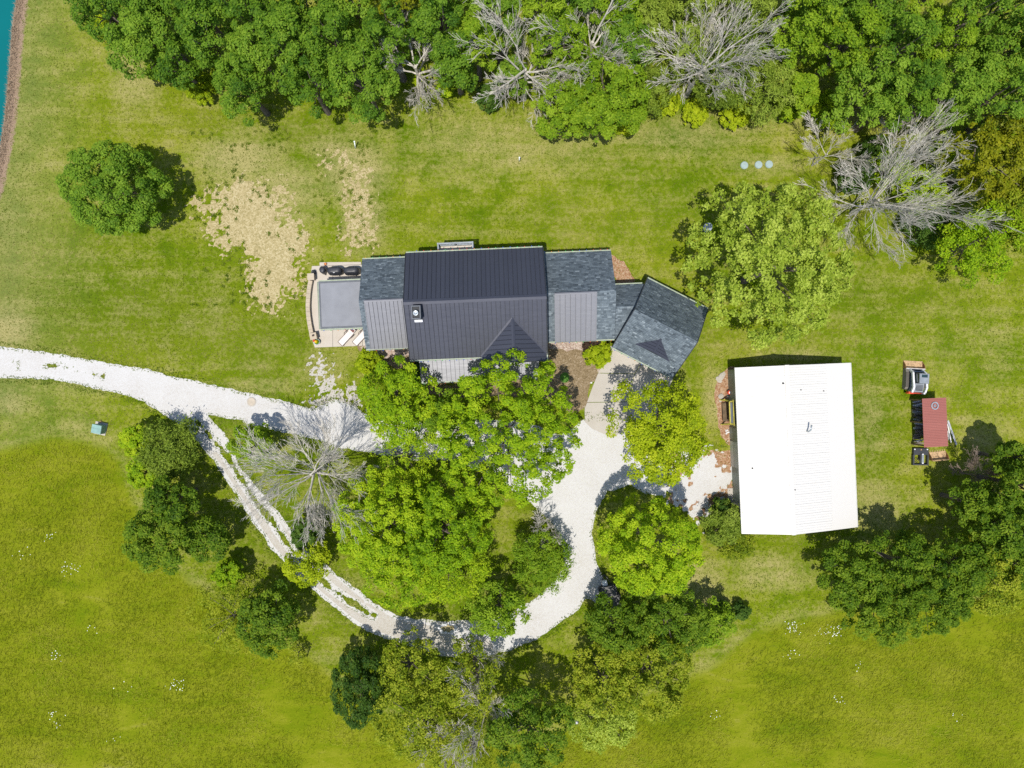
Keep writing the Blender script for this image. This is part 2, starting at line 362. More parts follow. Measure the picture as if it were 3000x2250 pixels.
def clip_sheet(name, xs, ys, S, z, mat):
    """triangulated sheet covering S<0 on the grid xs, ys, cut along the S=0 contour"""
    nx, ny = len(xs), len(ys); X, Y = np.meshgrid(xs, ys, indexing='ij')
    V = np.stack([X.ravel(), Y.ravel()], 1); s = S.ravel()
    I = np.arange(nx*ny).reshape(nx, ny); a = I[:-1, :-1].ravel(); b = I[1:, :-1].ravel(); c = I[1:, 1:].ravel(); d = I[:-1, 1:].ravel()
    T = np.concatenate([np.stack([a, b, c], 1), np.stack([a, c, d], 1)]); ins = s[T] < 0; k = ins.sum(1)
    vs = [V]; base = len(V); fl = []; sz = []
    full = T[k == 3]; fl.append(full.ravel()); sz.append(np.full(len(full), 3))
    def cut(p, q):
        t = s[p]/(s[p]-s[q]); return V[p] + (V[q]-V[p])*t[:, None]
    def roll(tr, key):
        r = np.argmax(key, 1); return tr[np.arange(len(tr))[:, None], (r[:, None]+np.arange(3)) % 3]
    one = roll(T[k == 1], ins[k == 1])
    if len(one):
        n = len(one); p = cut(one[:, 0], one[:, 1]); q = cut(one[:, 0], one[:, 2]); vs += [p, q]
        fl.append(np.stack([one[:, 0], base+np.arange(n), base+n+np.arange(n)], 1).ravel()); sz.append(np.full(n, 3)); base += 2*n
    two = roll(T[k == 2], ~ins[k == 2])
    if len(two):
        n = len(two); p = cut(two[:, 1], two[:, 0]); q = cut(two[:, 2], two[:, 0]); vs += [p, q]
        fl.append(np.stack([base+np.arange(n), two[:, 1], two[:, 2], base+n+np.arange(n)], 1).ravel()); sz.append(np.full(n, 4)); base += 2*n
    VV = np.concatenate(vs); F = np.concatenate(fl); used = np.unique(F); mp = np.zeros(len(VV), int); mp[used] = np.arange(len(used))
    VV = VV[used]
    return mesh_np(name, np.column_stack([VV, np.full(len(VV), z)]), mp[F], np.concatenate(sz), mat)

# outlines, in photograph pixels at ground level
DRIVE = [(-400,985),(0,1016),(145,1034),(271,1056),(398,1076),(542,1109),(651,1135),(750,1157),(822,1174),(913,1200),(985,1170),(1040,1190),(1075,1215),(1160,1235),
         (1300,1240),(1420,1225),(1560,1240),(1640,1275),(1695,1245),(1718,1225),(1800,1225),(1890,1250),(1860,1310),(1900,1330),(1950,1345),(1960,1400),(1950,1460),(1900,1450),(1850,1420),
         (1780,1440),(1745,1500),(1735,1560),(1745,1640),(1768,1695),(1790,1760),(1780,1790),(1717,1752),(1695,1785),(1645,1818),(1572,1872),(1500,1903),(1455,1915),(1383,1928),(1310,1922),(1220,1900),(1140,1872),(1075,1850),(1021,1814),(931,1738),
         (869,1687),(797,1611),(741,1527),(687,1444),(633,1360),(579,1295),(550,1259),(513,1237),(470,1208),(416,1176),(325,1147),(217,1125),(145,1111),(0,1107),(-400,1085)]
ISLAND = [(611,1216),(700,1232),(750,1249),(840,1268),(952,1296),(1003,1315),(1061,1325),(1200,1345),(1330,1350),(1440,1395),(1522,1448),(1572,1488),(1619,1535),(1648,1605),(1650,1660),
          (1610,1720),(1547,1767),(1480,1800),(1386,1820),(1274,1820),(1159,1803),(1075,1752),(1000,1691),(930,1630),(866,1568),(804,1488),(750,1423),(702,1370),(680,1300),(650,1262)]
MEDIAN = [(579,1238),(612,1272),(647,1313),(709,1407),(750,1470),(804,1535),(833,1582),(880,1640),(974,1727),(1030,1765),(1094,1803)]
MEDIAN_W = [(-200,1050),(0,1053),(110,1066),(217,1084),(300,1103)]
SPILL = [(925,1070),(955,1082),(985,1112),(1010,1150),(1045,1160),(1060,1200),(1040,1225),(960,1215),(900,1205),(905,1180),(950,1150),(940,1110)]
BARN_GRAVEL = [(2005,1320),(2040,1310),(2080,1320),(2110,1330),(2140,1322),(2152,1360),(2155,1500),(2100,1505),(2040,1520),(2000,1490),(1950,1470)]
STRAW = [(565,590),(600,585),(650,560),(700,535),(765,528),(800,555),(830,600),(850,650),(885,700),(890,780),(870,850),(835,905),(780,895),(745,860),(762,828),(720,790),(692,745),(660,722),(640,680),(600,640)]
STRAW2 = [(1032,480),(1066,478),(1075,600),(1083,715),(1028,720),(1022,600)]
BED_MAIN = [(1604,1005),(1640,1000),(1725,1002),(1768,1000),(1772,1062),(1752,1100),(1722,1160),(1712,1195),(1690,1215),(1640,1195),(1590,1170),(1585,1120)]
BED_STONE = [(1604,1000),(1770,992),(1772,1060),(1754,1096),(1748,1070),(1735,1030),(1690,1024),(1665,1032),(1640,1022),(1608,1026)]
BED_PORCH = [(1052,1016),(1210,1012),(1235,1120),(1300,1122),(1400,1125),(1470,1120),(1600,1090),(1600,1160),(1400,1165),(1260,1160),(1215,1120),(1195,1085),(1130,1070),(1085,1060)]
BED_BARN = [(2135,1080),(2160,1080),(2165,1310),(2140,1310),(2112,1275),(2100,1220),(2095,1160),(2100,1105)]
BED_EAST = [(1786,745),(1830,762),(1862,820),(1860,830),(1806,840)]
MEADOW_L = [(-600,1330),(0,1320),(72,1302),(145,1284),(235,1292),(307,1313),(347,1350),(362,1415),(383,1462),(430,1560),(499,1664),(597,1733),(700,1800),(800,1870),(909,1926),(985,1995),(1100,2080),(1250,2140),(1500,2180),(1700,2130),
            (1900,2040),(2042,1977),(2115,1930),(2205,1857),(2290,1825),(2399,1807),(2550,1780),(2850,1770),(3000,1715),(3700,1600),(3700,3300),(-600,3300)]
WATER = [(45,-500),(45,0),(34,72),(27,163),(18,271),(9,362),(-2,427),(-30,560),(-90,700),(-250,800),(-900,850),(-900,-500)]
HOUSEPOLY = [UV(-8.5,2.9),UV(3,2.9),UV(3,4),UV(9.2,4),UV(11,4.2),(10.0,3.0),(14.4,1.1),(17.2,6.7),(12.3,9.0),UV(9.2,8.3),UV(9.2,11.4),UV(-12.9,11.6),UV(-12.9,4),UV(-8.5,4)]
BARNPOLY = [UV(20.4,-14.1),UV(30.6,-14.1),UV(30.6,0.4),UV(20.4,0.4)]

step = 0.14
gx = np.arange(-66, 22.5, step); gy = np.arange(-27.5, 6.5, step)
X, Y = np.meshgrid(gx, gy, indexing='ij')
edge = 0.55*fbm(X, Y, 0.9, 5, 4) + 0.35*fbm(X, Y, 3.5, 9, 2)
Sd = np.maximum(sdf_poly(X, Y, PX(DRIVE)), -sdf_poly(X, Y, PX(ISLAND))) + 0.34*edge
med = sdf_line(X, Y, PX(MEDIAN), 0.17) + 0.6*edge - 0.02
medw = sdf_line(X, Y, PX(MEDIAN_W), 0.10) + 1.6*edge + 0.22
Sd = np.maximum(Sd, np.maximum(-med, -medw))
spill = sdf_poly(X, Y, PX(SPILL))*0.85 + 0.9*fbm(X, Y, 0.8, 21, 3) + 2.6*fbm(X, Y, 4.5, 31, 3) + 0.05
bg = sdf_poly(X, Y, PX(BARN_GRAVEL))*0.7 + 1.2*fbm(X, Y, 0.55, 41, 3) + 1.9*fbm(X, Y, 2.2, 51, 4) + 0.40
Sgravel = np.minimum(Sd, bg)

def local_grid(poly_px, pad=1.0, st=0.14):
    P = np.array(PX(poly_px)); lo = P.min(0)-pad; hi = P.max(0)+pad
    a = np.arange(lo[0], hi[0], st); b = np.arange(lo[1], hi[1], st); return a, b, *np.meshgrid(a, b, indexing='ij')

# the one ground sheet, out to the horizon
cx = np.concatenate([[-3000, -900, -300, -120, -80], np.arange(-64, 64.01, 0.4), [80, 120, 300, 900, 3000]])
cy = np.concatenate([[-3000, -900, -300, -120, -70], np.arange(-50, 56.01, 0.4), [70, 120, 300, 900, 3000]])
LX, LY = np.meshgrid(cx, cy, indexing='ij')
meadow = np.clip(0.5 - sdf_poly(LX, LY, PX(MEADOW_L))/2.2, 0, 1)
wd = sdf_poly(LX, LY, PX(WATER))
bank = np.clip(1.0 - np.maximum(wd - 0.75, 0)/0.9, 0, 1)
pale = np.clip(1 - (LX + 47.5)/9, 0, 1)*np.clip((LY-1)/10+1, 0, 1)
dry = np.zeros_like(LX)
for (px, py, rx, ry, a) in [(700,470,170,90,.9),(800,560,180,130,.8),(1040,500,110,110,.95),(1060,640,70,120,.9),(980,440,110,50,.7),(1500,420,480,130,.55),(2000,400,420,70,.55),(2250,480,160,40,.6),(1520,465,90,30,.8),
                            (20,960,90,60,1.0),(30,1180,60,40,.7),(2880,1270,120,70,.55),(2930,1000,120,160,.4),(2800,1060,160,100,.3),(2560,1500,120,120,.65),(2250,1680,180,70,.6),(2050,1700,100,80,.8),(2080,1780,80,60,.7),
                            (400,250,90,90,.7),(380,180,70,70,.7),(2400,340,420,40,.55),(2320,1040,140,30,.7),(2550,1230,60,200,.45),(640,900,60,40,.4),(230,1250,120,60,.5),(300,1130,200,25,.6),(950,1080,90,60,.6),(780,1130,160,30,.5),
                            (1090,1040,60,30,.5),(2090,1180,40,130,.7),(2000,1100,60,80,.3),(440,1480,40,100,.4),(950,1930,100,60,.35),(560,1700,60,40,.5),(1500,600,300,60,.2),(1350,560,150,60,.3),(1080,760,60,20,.4),(740,1070,140,30,.3),(2120,1950,120,60,.5),(2330,1840,120,25,.6),(2700,1440,100,60,.4),(2950,700,90,120,.3)]:
    c = G(px, py); dry = np.maximum(dry, a*np.exp(-(((LX-c[0])*PPM/rx)**2 + ((LY-c[1])*PPM/ry)**2)))
lush = np.zeros_like(LX)
for (px, py, rx, ry, a) in [(430,930,420,170,.95),(760,980,260,130,.8),(250,780,160,140,.5),(640,360,230,60,.5),(880,400,160,60,.6),(1120,640,60,90,.5),(620,1200,60,40,.5),(1580,1500,90,110,.7),(700,1560,120,220,.6),(2000,980,120,90,.4),(2600,880,300,90,.45),(2560,1320,90,160,.5),(2300,1600,160,70,.5),(1650,640,300,60,.3),(1000,1780,140,120,.6),(380,330,220,90,.35),(1450,1700,120,90,.7),(900,1080,130,50,.5)]:
    c = G(px, py); lush = np.maximum(lush, a*np.exp(-(((LX-c[0])*PPM/rx)**2 + ((LY-c[1])*PPM/ry)**2)))
# tan line where mower and meadow meet
ml = np.abs(sdf_poly(LX, LY, PX(MEADOW_L)) - 0.4); dry = np.maximum(dry, 0.42*np.exp(-(ml/0.5)**2))
dry = np.maximum(dry, 0.20)
LZ = -1.1*np.clip((0.35-wd)/2.2, 0, 1)
n_x, n_y = LX.shape; I = np.arange(n_x*n_y).reshape(n_x, n_y)
F = np.stack([I[:-1, :-1].ravel(), I[1:, :-1].ravel(), I[1:, 1:].ravel(), I[:-1, 1:].ravel()], 1)
ground = struct("ground", mesh_np("ground", np.stack([LX.ravel(), LY.ravel(), LZ.ravel()], 1), F.ravel(), np.full(len(F), 4), "lawn_ground",
                {"meadow": meadow, "dry": dry, "bank": bank, "pale": pale, "lush": lush}, smooth=True), "mown green lawn and uncut meadow")
wx0 = [tuple(G(*p)) for p in WATER]
wm = MB(); wm.add([(x, y, -0.22) for x, y in [(-110, 60), (-110, 5)] + [(-44.5, 5), (-44.5, 60)]], [(0, 1, 2, 3)])
water = struct("pond_water", wm.mesh("pond_water", "pond_water"), "teal pond water along the left edge")
struct("gravel_driveway", clip_sheet("gravel_driveway", gx, gy, Sgravel, 0.012, "white_gravel"), "white gravel drive that forks and loops")

struct("gravel_spill", clip_sheet("gravel_spill", gx, gy, np.maximum(spill, -Sgravel-0.3), 0.009, "worn_gravel"), "thin tan gravel spilled on the lawn before the house")
def sheet(name, polys, z, mat, amp, freq, label, soft=1.0, seed=61, fine=0.0):
    a, b, XX, YY = local_grid(sum(polys, []))
    S = np.minimum.reduce([sdf_poly(XX, YY, PX(p)) for p in polys])*soft + amp*fbm(XX, YY, freq, seed, 4) + fine*fbm(XX, YY, 4.2, seed+9, 3)
    return struct(name, clip_sheet(name, a, b, S, z, mat), label), (a, b, S)
_, straw_s = sheet("bare_soil", [STRAW], 0.005, "straw_soil", 1.3, 0.7, "bare straw coloured soil left of the house", 0.72, fine=1.9)
sheet("bare_strip", [STRAW2, [(945,462),(1010,448),(1035,470),(965,490)]], 0.005, "straw_soil", 1.2, 0.9, "thin bare strip in the lawn above the patio", 0.9, fine=2.4)
sheet("mulch_bed", [BED_MAIN, BED_PORCH], 0.006, "wood_mulch", 0.5, 1.2, "brown mulch beds along the house front")
sheet("stone_bed", [BED_STONE, [(1052,1016),(1210,1010),(1206,1038),(1150,1050),(1090,1050)]], 0.010, "pink_gravel", 0.25, 1.4, "pale pinkish stone strip below the eaves")
sheet("wood_chip_bed", [BED_BARN, BED_EAST], 0.006, "rust_chips", 0.35, 1.2, "reddish chip beds beside the walls")
sheet("rust_soil", [[(1985,1330),(2050,1318),(2110,1335),(2150,1330),(2155,1510),(2100,1515),(2050,1520),(1990,1480),(1960,1430)]], 0.004, "rust_chips", 1.0, 0.8, "reddish soil showing through the gravel", 0.8)
# worn tan wheel tracks on the lower loop
a, b, XX, YY = local_grid([(620,1240),(1500,1950)], 0.5)
tr = sdf_line(XX, YY, PX([(640,1330),(720,1460),(800,1580),(870,1660),(960,1745),(1060,1820),(1180,1865),(1320,1890),(1420,1890)]), 0.75)
tr = np.minimum(tr, sdf_line(XX, YY, PX([(690,1330),(760,1450),(850,1570),(950,1680),(1060,1770),(1160,1830),(1300,1860)]), 0.6)) + 0.7*fbm(XX, YY, 1.0, 71, 4)
sg = np.maximum(sdf_poly(XX, YY, PX(DRIVE)), -sdf_poly(XX, YY, PX(ISLAND))) + 0.35
tr = np.maximum(np.maximum(tr, sg), 0.25 - sdf_line(XX, YY, PX(MEDIAN), 0.25))
struct("worn_track", clip_sheet("worn_track", a, b, tr, 0.017, "worn_gravel"), "tan worn wheel tracks on the gravel loop")

# concrete drive in front of the garage, slab by slab
cd = struct("concrete_driveway", None, "pale concrete apron in front of the garage")
slabs = [[(1768,1000),(1793,1016),(1880,1062),(1858,1094),(1752,1092),(1768,1062)],
         [(1752,1094),(1858,1096),(1840,1176),(1720,1178),(1736,1134)],
         [(1882,1063),(1972,1108),(1942,1172),(1842,1176),(1860,1095)],
         [(1720,1180),(1840,1178),(1836,1262),(1790,1280),(1735,1256),(1714,1236),(1713,1196)],
         [(1842,1178),(1942,1174),(1905,1250),(1838,1262)]]
for s_ in slabs:
    P = np.array(PX(s_)); c = P.mean(0); MB().slab([(*(c + (p-c)*1.006), 0.024) for p in P], 0.04).obj('joint_base', 'joint_grey', cd); P = c + (P-c)*0.9985
    MB().slab([(p[0], p[1], 0.035) for p in P], 0.06).obj("slab", "concrete", cd)
# patio of poured panels
pt = struct("patio", None, "cream concrete patio at the left end of the house")
pat = [[(915,780),(975,779),(975,1016),(923,1018),(912,985),(903,940),(901,900),(902,860),(908,820)],
       [(976,779),(1060,776),(1062,1013),(976,1016)], [(937,769),(1058,768),(1058,775),(976,778),(937,779)], [(1061,776),(1090,776),(1090,1012),(1063,1013)]]
for s_ in pat:
    P = np.array(PX(s_)); c = P.mean(0); MB().slab([(*(c + (p-c)*1.004), 0.078) for p in P], 0.12).obj('joint_base', 'joint_grey', pt); P = c + (P-c)*0.999
    MB().slab([(p[0], p[1], 0.09) for p in P], 0.14).obj("slab", "patio_concrete", pt)

# ------------------------------------------------------------------ house
house = thing("house", "sprawling house with charcoal metal and blue-grey shingle roofs", "house", (0, 0, 0), TH)
def lerp(a, b, t): return tuple(a[i]+(b[i]-a[i])*t for i in range(3))
def metal_panels(parent, e0, e1, r0, r1, n, mat, lift=0.03, cap0=0.0, cap1=0.0):
    """standing-seam panels of one rectangular slope, e = eave ends, r = ridge ends; one mesh shared by all"""
    e0, e1, r0, r1 = map(Vector, (e0, e1, r0, r1)); du = (e1-e0)/n; up = r0-e0
    nrm = du.cross(up).normalized()
    if nrm.z < 0: nrm = -nrm
    g = du.normalized()*0.012; mb = MB()
    q = [g, du-g, du-g+up, g+up]; mb.hexa([p+nrm*(lift-0.02) for p in q], [p+nrm*lift for p in q])
    s0 = du-g*3; q = [s0, s0+g*2, s0+g*2+up, s0+up]; mb.hexa([p+nrm*lift for p in q], [p+nrm*(lift+0.045) for p in q])
    me = mb.mesh("roof_panel", mat)
    for i in range(n): link("roof_panel", me, parent, e0+du*i)
def shingles(parent, e0, e1, r0, r1, seed, expo=0.145, w=0.31):
    r = np.random.default_rng(seed); e0, e1, r0, r1 = [np.array(p, float) for p in (e0, e1, r0, r1)]
    rise = np.linalg.norm(r0-e0); nr = int(rise/expo); vs = []; val = []
    lx = (e1-e0); Lx = np.linalg.norm(lx); nrm = np.cross(e1-e0, r0-e0); nrm /= np.linalg.norm(nrm)
    if nrm[2] < 0: nrm = -nrm
    for k in range(nr):
        t0 = k/nr; t1 = (k+1)/nr; x = -r.random()*w
        a0 = e0+(r0-e0)*t0; b0 = e1+(r1-e1)*t0; a1 = e0+(r0-e0)*t1; b1 = e1+(r1-e1)*t1
        while x < Lx:
            ww = w*r.choice([0.6, 0.8, 1.0, 1.25]); s0 = max(x/Lx, 0); s1 = min((x+ww-0.008)/Lx, 1); x += ww
            if s1 <= s0: continue
            th = 0.018+0.016*r.random()
            p = [a0+(b0-a0)*s0, a0+(b0-a0)*s1, a1+(b1-a1)*s1, a1+(b1-a1)*s0]
            vs += [p[0]+nrm*th, p[1]+nrm*th, p[2]+nrm*0.006, p[3]+nrm*0.006, p[0]+nrm*0.002, p[1]+nrm*0.002]
            val += [np.clip(r.normal(0.48, 0.2), 0, 1)]*6
    N = len(val)//6; o = np.arange(N)[:, None]*6
    F = np.concatenate([o+np.array([0, 1, 2, 3]), o+np.array([4, 5, 1, 0])], 1)
    return tag(link("shingles", mesh_np("shingles", np.array(vs), F.ravel(), np.full(2*N, 4), "shingle", {"v": val}), parent), kind="stuff")
def gable_block(parent, u0, u1, vs_, vn, vr, zs, zn, zr, oh=0.3, thick=0.14, name="roof"):
    """walls and roof deck of a block with an east-west ridge"""
    w = MB(); A = oh
    zw = lambda v: (zs + (zr-zs)*(v-vs_)/(vr-vs_)) if v < vr else (zn + (zr-zn)*(vn-v)/(vn-vr))
    a, b = vs_+A, vn-A
    prof = [(a, 0), (b, 0), (b, zw(b)-thick-0.02), (vr, zr-thick-0.02), (a, zw(a)-thick-0.02)]
    w.hexa([(u0+A, v, z) for v, z in prof], [(u1-A, v, z) for v, z in prof]); w.obj("wall", "wall_siding", parent)
    d = MB(); pr = [(vs_, zs-thick), (vs_, zs), (vr, zr), (vn, zn), (vn, zn-thick), (vr, zr-thick)]
    d.hexa([(u0, v, z) for v, z in pr], [(u1, v, z) for v, z in pr]); return d.obj(name, "roof_deck", parent)
bulb_me = {}
for k in ("bulb_red", "bulb_green", "bulb_blue", "bulb_orange"):
    b = MB(); b.lathe([(0.0, -0.05), (0.035, -0.02), (0.045, 0.02), (0.02, 0.06)], n=6); bulb_me[k] = b.mesh("light_bulb", k)
BR = random.Random(4)
def gutter(parent, p0, p1, out, bulbs=True):
    p0, p1, out = Vector(p0), Vector(p1), Vector(out).normalized()
    m = MB(); w = 0.13
    for q0, q1, h in ((0.0, 0.02, 0.12), (w-0.02, w, 0.12), (0.02, w-0.02, 0.03)):
        c = [p0+out*q0, p1+out*q0, p1+out*q1, p0+out*q1]
        m.hexa([q - Vector((0,0,0.125)) for q in c], [q - Vector((0,0,0.125-h)) for q in c])
    g = m.obj("gutter", "gutter", parent)
    if bulbs:
        n = int((p1-p0).length/0.62)
        for i in range(n):
            k = BR.choice(list(bulb_me)); link("light_bulb", bulb_me[k], parent, p0+(p1-p0)*((i+0.5)/n)+out*(w+0.03)+Vector((0,0,-0.02)))
    return g
def ridge_cap(parent, a, b, mat, w=0.17, drop=0.09, lift=0.10, axis='v'):
    a, b = Vector(a), Vector(b); s = Vector((0, w, 0)) if axis == 'v' else Vector((w, 0, 0))
    up = Vector((0, 0, lift)); dn = Vector((0, 0, lift-drop))
    m = MB(); pr = [s*-1+dn, up, s+dn, s+dn-Vector((0,0,.02)), up-Vector((0,0,.03)), s*-1+dn-Vector((0,0,.02))]
    m.hexa([a+p for p in pr], [b+p for p in pr]); return m.obj("ridge_cap", mat, parent)

# main block
U0, U1, VS, VN, VR, ZE, ZR = -8.77, 3.16, 2.45, 11.78, 7.2, 5.0, 7.4
roof = gable_block(house, U0, U1, VS, VN, VR, ZE, ZE, ZR)
metal_panels(roof, (U0, VN, ZE), (U1, VN, ZE), (U0, VR+0.06, ZR), (U1, VR+0.06, ZR), 31, "charcoal_metal")
metal_panels(roof, (U0, VS, ZE), (U1, VS, ZE), (U0, VR-0.06, ZR), (U1, VR-0.06, ZR), 31, "charcoal_metal")
ridge_cap(roof, (U0-.02, VR, ZR), (U1+.02, VR, ZR), "charcoal_metal", 0.22, 0.10, 0.11)
for uu in (U0, U1):
    m = MB(); s_ = -1 if uu < 0 else 1
    for v0 in (VS, VN): m.beam((uu+s_*0.04, v0, ZE-0.03), (uu+s_*0.04, VR, ZR-0.02), 0.05, 0.22)
    m.obj("fascia", "dark_steel", roof)
gutter(roof, (U0, VN, ZE), (U1, VN, ZE), (0, 1, 0)); gutter(roof, (U0, VS, ZE), (-2.55, VS, ZE), (0, -1, 0))
# cross gable on the south side
GU, GW, GZ = 0.28, 2.86, 6.55; gv0 = 1.86; gvap = VS + (GZ-ZE)*(VR-VS)/(ZR-ZE)
ze_g = ZE+0.02
gd = MB(); gd.hexa([(GU-GW, gv0, ze_g-.12), (GU, gv0, GZ-.12), (GU+GW, gv0, ze_g-.12)], [(GU-GW, VS+.2, ze_g-.12), (GU, VS+.2, GZ-.12), (GU+GW, VS+.2, ze_g-.12)])
gable = gd.obj("gable", "roof_deck", house)
def edge_at(v): return GW if v <= VS+0.1 else GW*max(0.0, (gvap-v)/(gvap-VS-0.1))
vv = list(np.arange(gv0, gvap, 0.385)) + [gvap]
for sgn in (-1, 1):
    for a_, b_ in zip(vv[:-1], vv[1:]):
        a2, b2 = a_+0.012, b_-0.012
        zf = lambda off: GZ - (GZ-ze_g)*off/GW
        ea, eb = edge_at(a2), edge_at(b2)
        pts = [(GU+sgn*0.04, a2, zf(0.04)+.05), (GU+sgn*ea, a2, zf(ea)+.05), (GU+sgn*max(eb, .06), b2, zf(eb)+.05), (GU+sgn*0.04, b2, zf(0.04)+.05)]
        mb = MB(); mb.slab(pts, 0.05)
        q = [(GU+sgn*0.06, b2-.03, zf(.06)+.09), (GU+sgn*max(eb-.02, .07), b2-.03, zf(eb)+.09), (GU+sgn*max(eb-.02, .07), b2-.006, zf(eb)+.09), (GU+sgn*.06, b2-.006, zf(.06)+.09)]
        mb.slab(q, 0.045); mb.obj("roof_panel", "charcoal_metal", gable)
    # valley flashing
    m = MB(); m.beam((GU+sgn*GW, VS+0.1, ze_g+.07), (GU+sgn*0.05, gvap+.05, GZ+.10), 0.16, 0.02); m.obj("valley_flashing", "charcoal_metal", gable)
ridge_cap(gable, (GU, gv0-.02, GZ), (GU, gvap+.1, GZ), "charcoal_metal", 0.15, 0.07, 0.12, 'u')
gw = MB(); gw.hexa([(GU-GW+.2, gv0+.25, 0), (GU+GW-.2, gv0+.25, 0), (GU+GW-.2, gv0+.25, ze_g-.2), (GU, gv0+.25, GZ-.3), (GU-GW+.2, gv0+.25, ze_g-.2)],
                   [(GU-GW+.2, VS+.5, 0), (GU+GW-.2, VS+.5, 0), (GU+GW-.2, VS+.5, ze_g-.2), (GU, VS+.5, GZ-.3), (GU-GW+.2, VS+.5, ze_g-.2)]); gw.obj("wall", "wall_siding", gable)
tr_ = MB(); tr_.beam((GU+GW+.05, gv0, ze_g-.03), (GU+GW+.05, VS+1.2, ze_g-.03), 0.1, 0.12); tr_.obj("fascia", "gutter", gable)
# chimney on the south slope
ch = MB(); ch.hexa([(-8.0, 5.75, 6.3), (-7.35, 5.75, 6.3), (-7.35, 6.75, 6.3), (-8.0, 6.75, 6.3)], [(-8.0, 5.75, 8.0), (-7.35, 5.75, 8.0), (-7.35, 6.75, 8.0), (-8.0, 6.75, 8.0)])
chim = ch.obj("chimney", "canvas_grey", house)
m = MB(); 
for q in ((-8.06, -7.97, 5.69, 6.81), (-7.38, -7.29, 5.69, 6.81), (-7.97, -7.38, 5.69, 5.78), (-7.97, -7.38, 6.72, 6.81)): m.box(*q, 7.9, 8.16)
m.obj("chimney_cap", "canvas_grey", chim)
m = MB(); m.box(-7.965, -7.385, 5.785, 6.715, 8.003, 8.012); m.obj("chimney_throat", "roof_deck", chim)
m = MB(); m.lathe([(0.20, 0), (0.20, .28), (0.23, .28), (0.23, .34), (0.16, .36), (0.10, .30), (0.0, .30)], (-7.68, 6.18, 8.0), 20); m.obj("flue_pipe", "zinc", chim, True)
m = MB(); m.slab([(-8.02, 5.56, 6.72), (-7.33, 5.56, 6.72), (-7.33, 5.745, 6.86), (-8.02, 5.745, 6.86)], 0.06); m.obj("flashing", "machine_white", chim)
# wings
LW = dict(u0=-13.12, u1=-8.75, vs=3.72, vn=11.87, vr=7.82, ze=2.5, zr=4.7)
RW = dict(u0=3.14, u1=9.47, vs=3.7, vn=11.69, vr=7.78, ze=2.6, zr=4.7)
def dormer(parent, u0, u1, vs_, vr, z0, z1, n, ov=0.0):
    m = MB(); m.hexa([(u0, vs_, z0-.22), (u1, vs_, z0-.22), (u1, vr, z1-.35), (u0, vr, z1-.35)], [(u0, vs_, z0), (u1, vs_, z0), (u1, vr, z1), (u0, vr, z1)])
    d = m.obj("dormer", "roof_deck", parent)
    metal_panels(d, (u0, vs_, z0), (u1, vs_, z0), (u0, vr-.1, z1-.02), (u1, vr-.1, z1-.02), n, "sunlit_metal")
    ridge_cap(d, (u0-.02, vr-.03, z1), (u1+.02, vr-.03, z1), "sunlit_metal", 0.11, 0.05, 0.08)
    for uu in (u0, u1): mm = MB(); mm.beam((uu, vs_, z0+.05), (uu, vr, z1+.05), 0.05, 0.10); mm.obj("side_trim", "sunlit_metal", d)
    return d
for W_, sd in ((LW, 5), (RW, 8)):
    r_ = gable_block(house, W_['u0'], W_['u1'], W_['vs'], W_['vn'], W_['vr'], W_['ze'], W_['ze'], W_['zr'])
    shingles(r_, (W_['u0'], W_['vn'], W_['ze']), (W_['u1'], W_['vn'], W_['ze']), (W_['u0'], W_['vr'], W_['zr']), (W_['u1'], W_['vr'], W_['zr']), sd)
    shingles(r_, (W_['u0'], W_['vs'], W_['ze']), (W_['u1'], W_['vs'], W_['ze']), (W_['u0'], W_['vr'], W_['zr']), (W_['u1'], W_['vr'], W_['zr']), sd+1)
    gutter(r_, (W_['u0'], W_['vn'], W_['ze']), (W_['u1'], W_['vn'], W_['ze']), (0, 1, 0)); gutter(r_, (W_['u0'], W_['vs'], W_['ze']), (W_['u1'], W_['vs'], W_['ze']), (0, -1, 0))
dormer(house, -12.58, -8.95, 3.66, 7.80, 2.98, 4.98, 10); dormer(house, 4.05, 7.72, 3.60, 7.72, 3.00, 4.98, 8)
# link between the right wing and the garage
lk = gable_block(house, 9.49, 12.3, 3.7, 8.58, 6.42, 2.62, 2.62, 4.0)
shingles(lk, (9.49, 8.58, 2.62), (12.3, 8.58, 2.62), (9.49, 6.42, 4.0), (12.3, 6.42, 4.0), 21)
shingles(lk, (9.49, 3.7, 2.62), (12.3, 3.7, 2.62), (9.49, 6.42, 4.0), (12.3, 6.42, 4.0), 22); gutter(lk, (9.49, 8.58, 2.62), (12.2, 8.58, 2.62), (0, 1, 0), False)
# garage, turned away from the grid
ga = bpy.data.objects.new("garage", None)
gy_ = math.radians(-27.1)
gx0, gy0 = 13.40, 5.06
ga_local = Matrix.Rotation(-TH, 4, 'Z') @ Matrix.Translation((gx0, gy0, 0)) @ Matrix.Rotation(gy_, 4, 'Z')
gwm = MB(); HL, HS, gze, gzr = 3.06, 3.5, 2.7, 5.15
prof = [(-HS+.3, 0), (HS-.3, 0), (HS-.3, gze), (0, gzr-.2), (-HS+.3, gze)]
gwm.hexa([(-HL+.2, v, z) for v, z in prof], [(HL-.2, v, z) for v, z in prof]); garage = gwm.obj("garage", "wall_siding", house); garage.matrix_local = ga_local
gr = MB(); pr = [(-HS, gze-.14), (-HS, gze), (0, gzr), (HS, gze), (HS, gze-.14), (0, gzr-.14)]
gr.hexa([(-HL, v, z) for v, z in pr], [(HL, v, z) for v, z in pr]); gr.obj("roof", "roof_deck", garage)
shingles(garage, (-HL, HS, gze), (HL, HS, gze), (-HL, 0, gzr), (HL, 0, gzr), 31); shingles(garage, (-HL, -HS, gze), (HL, -HS, gze), (-HL, 0, gzr), (HL, 0, gzr), 32)
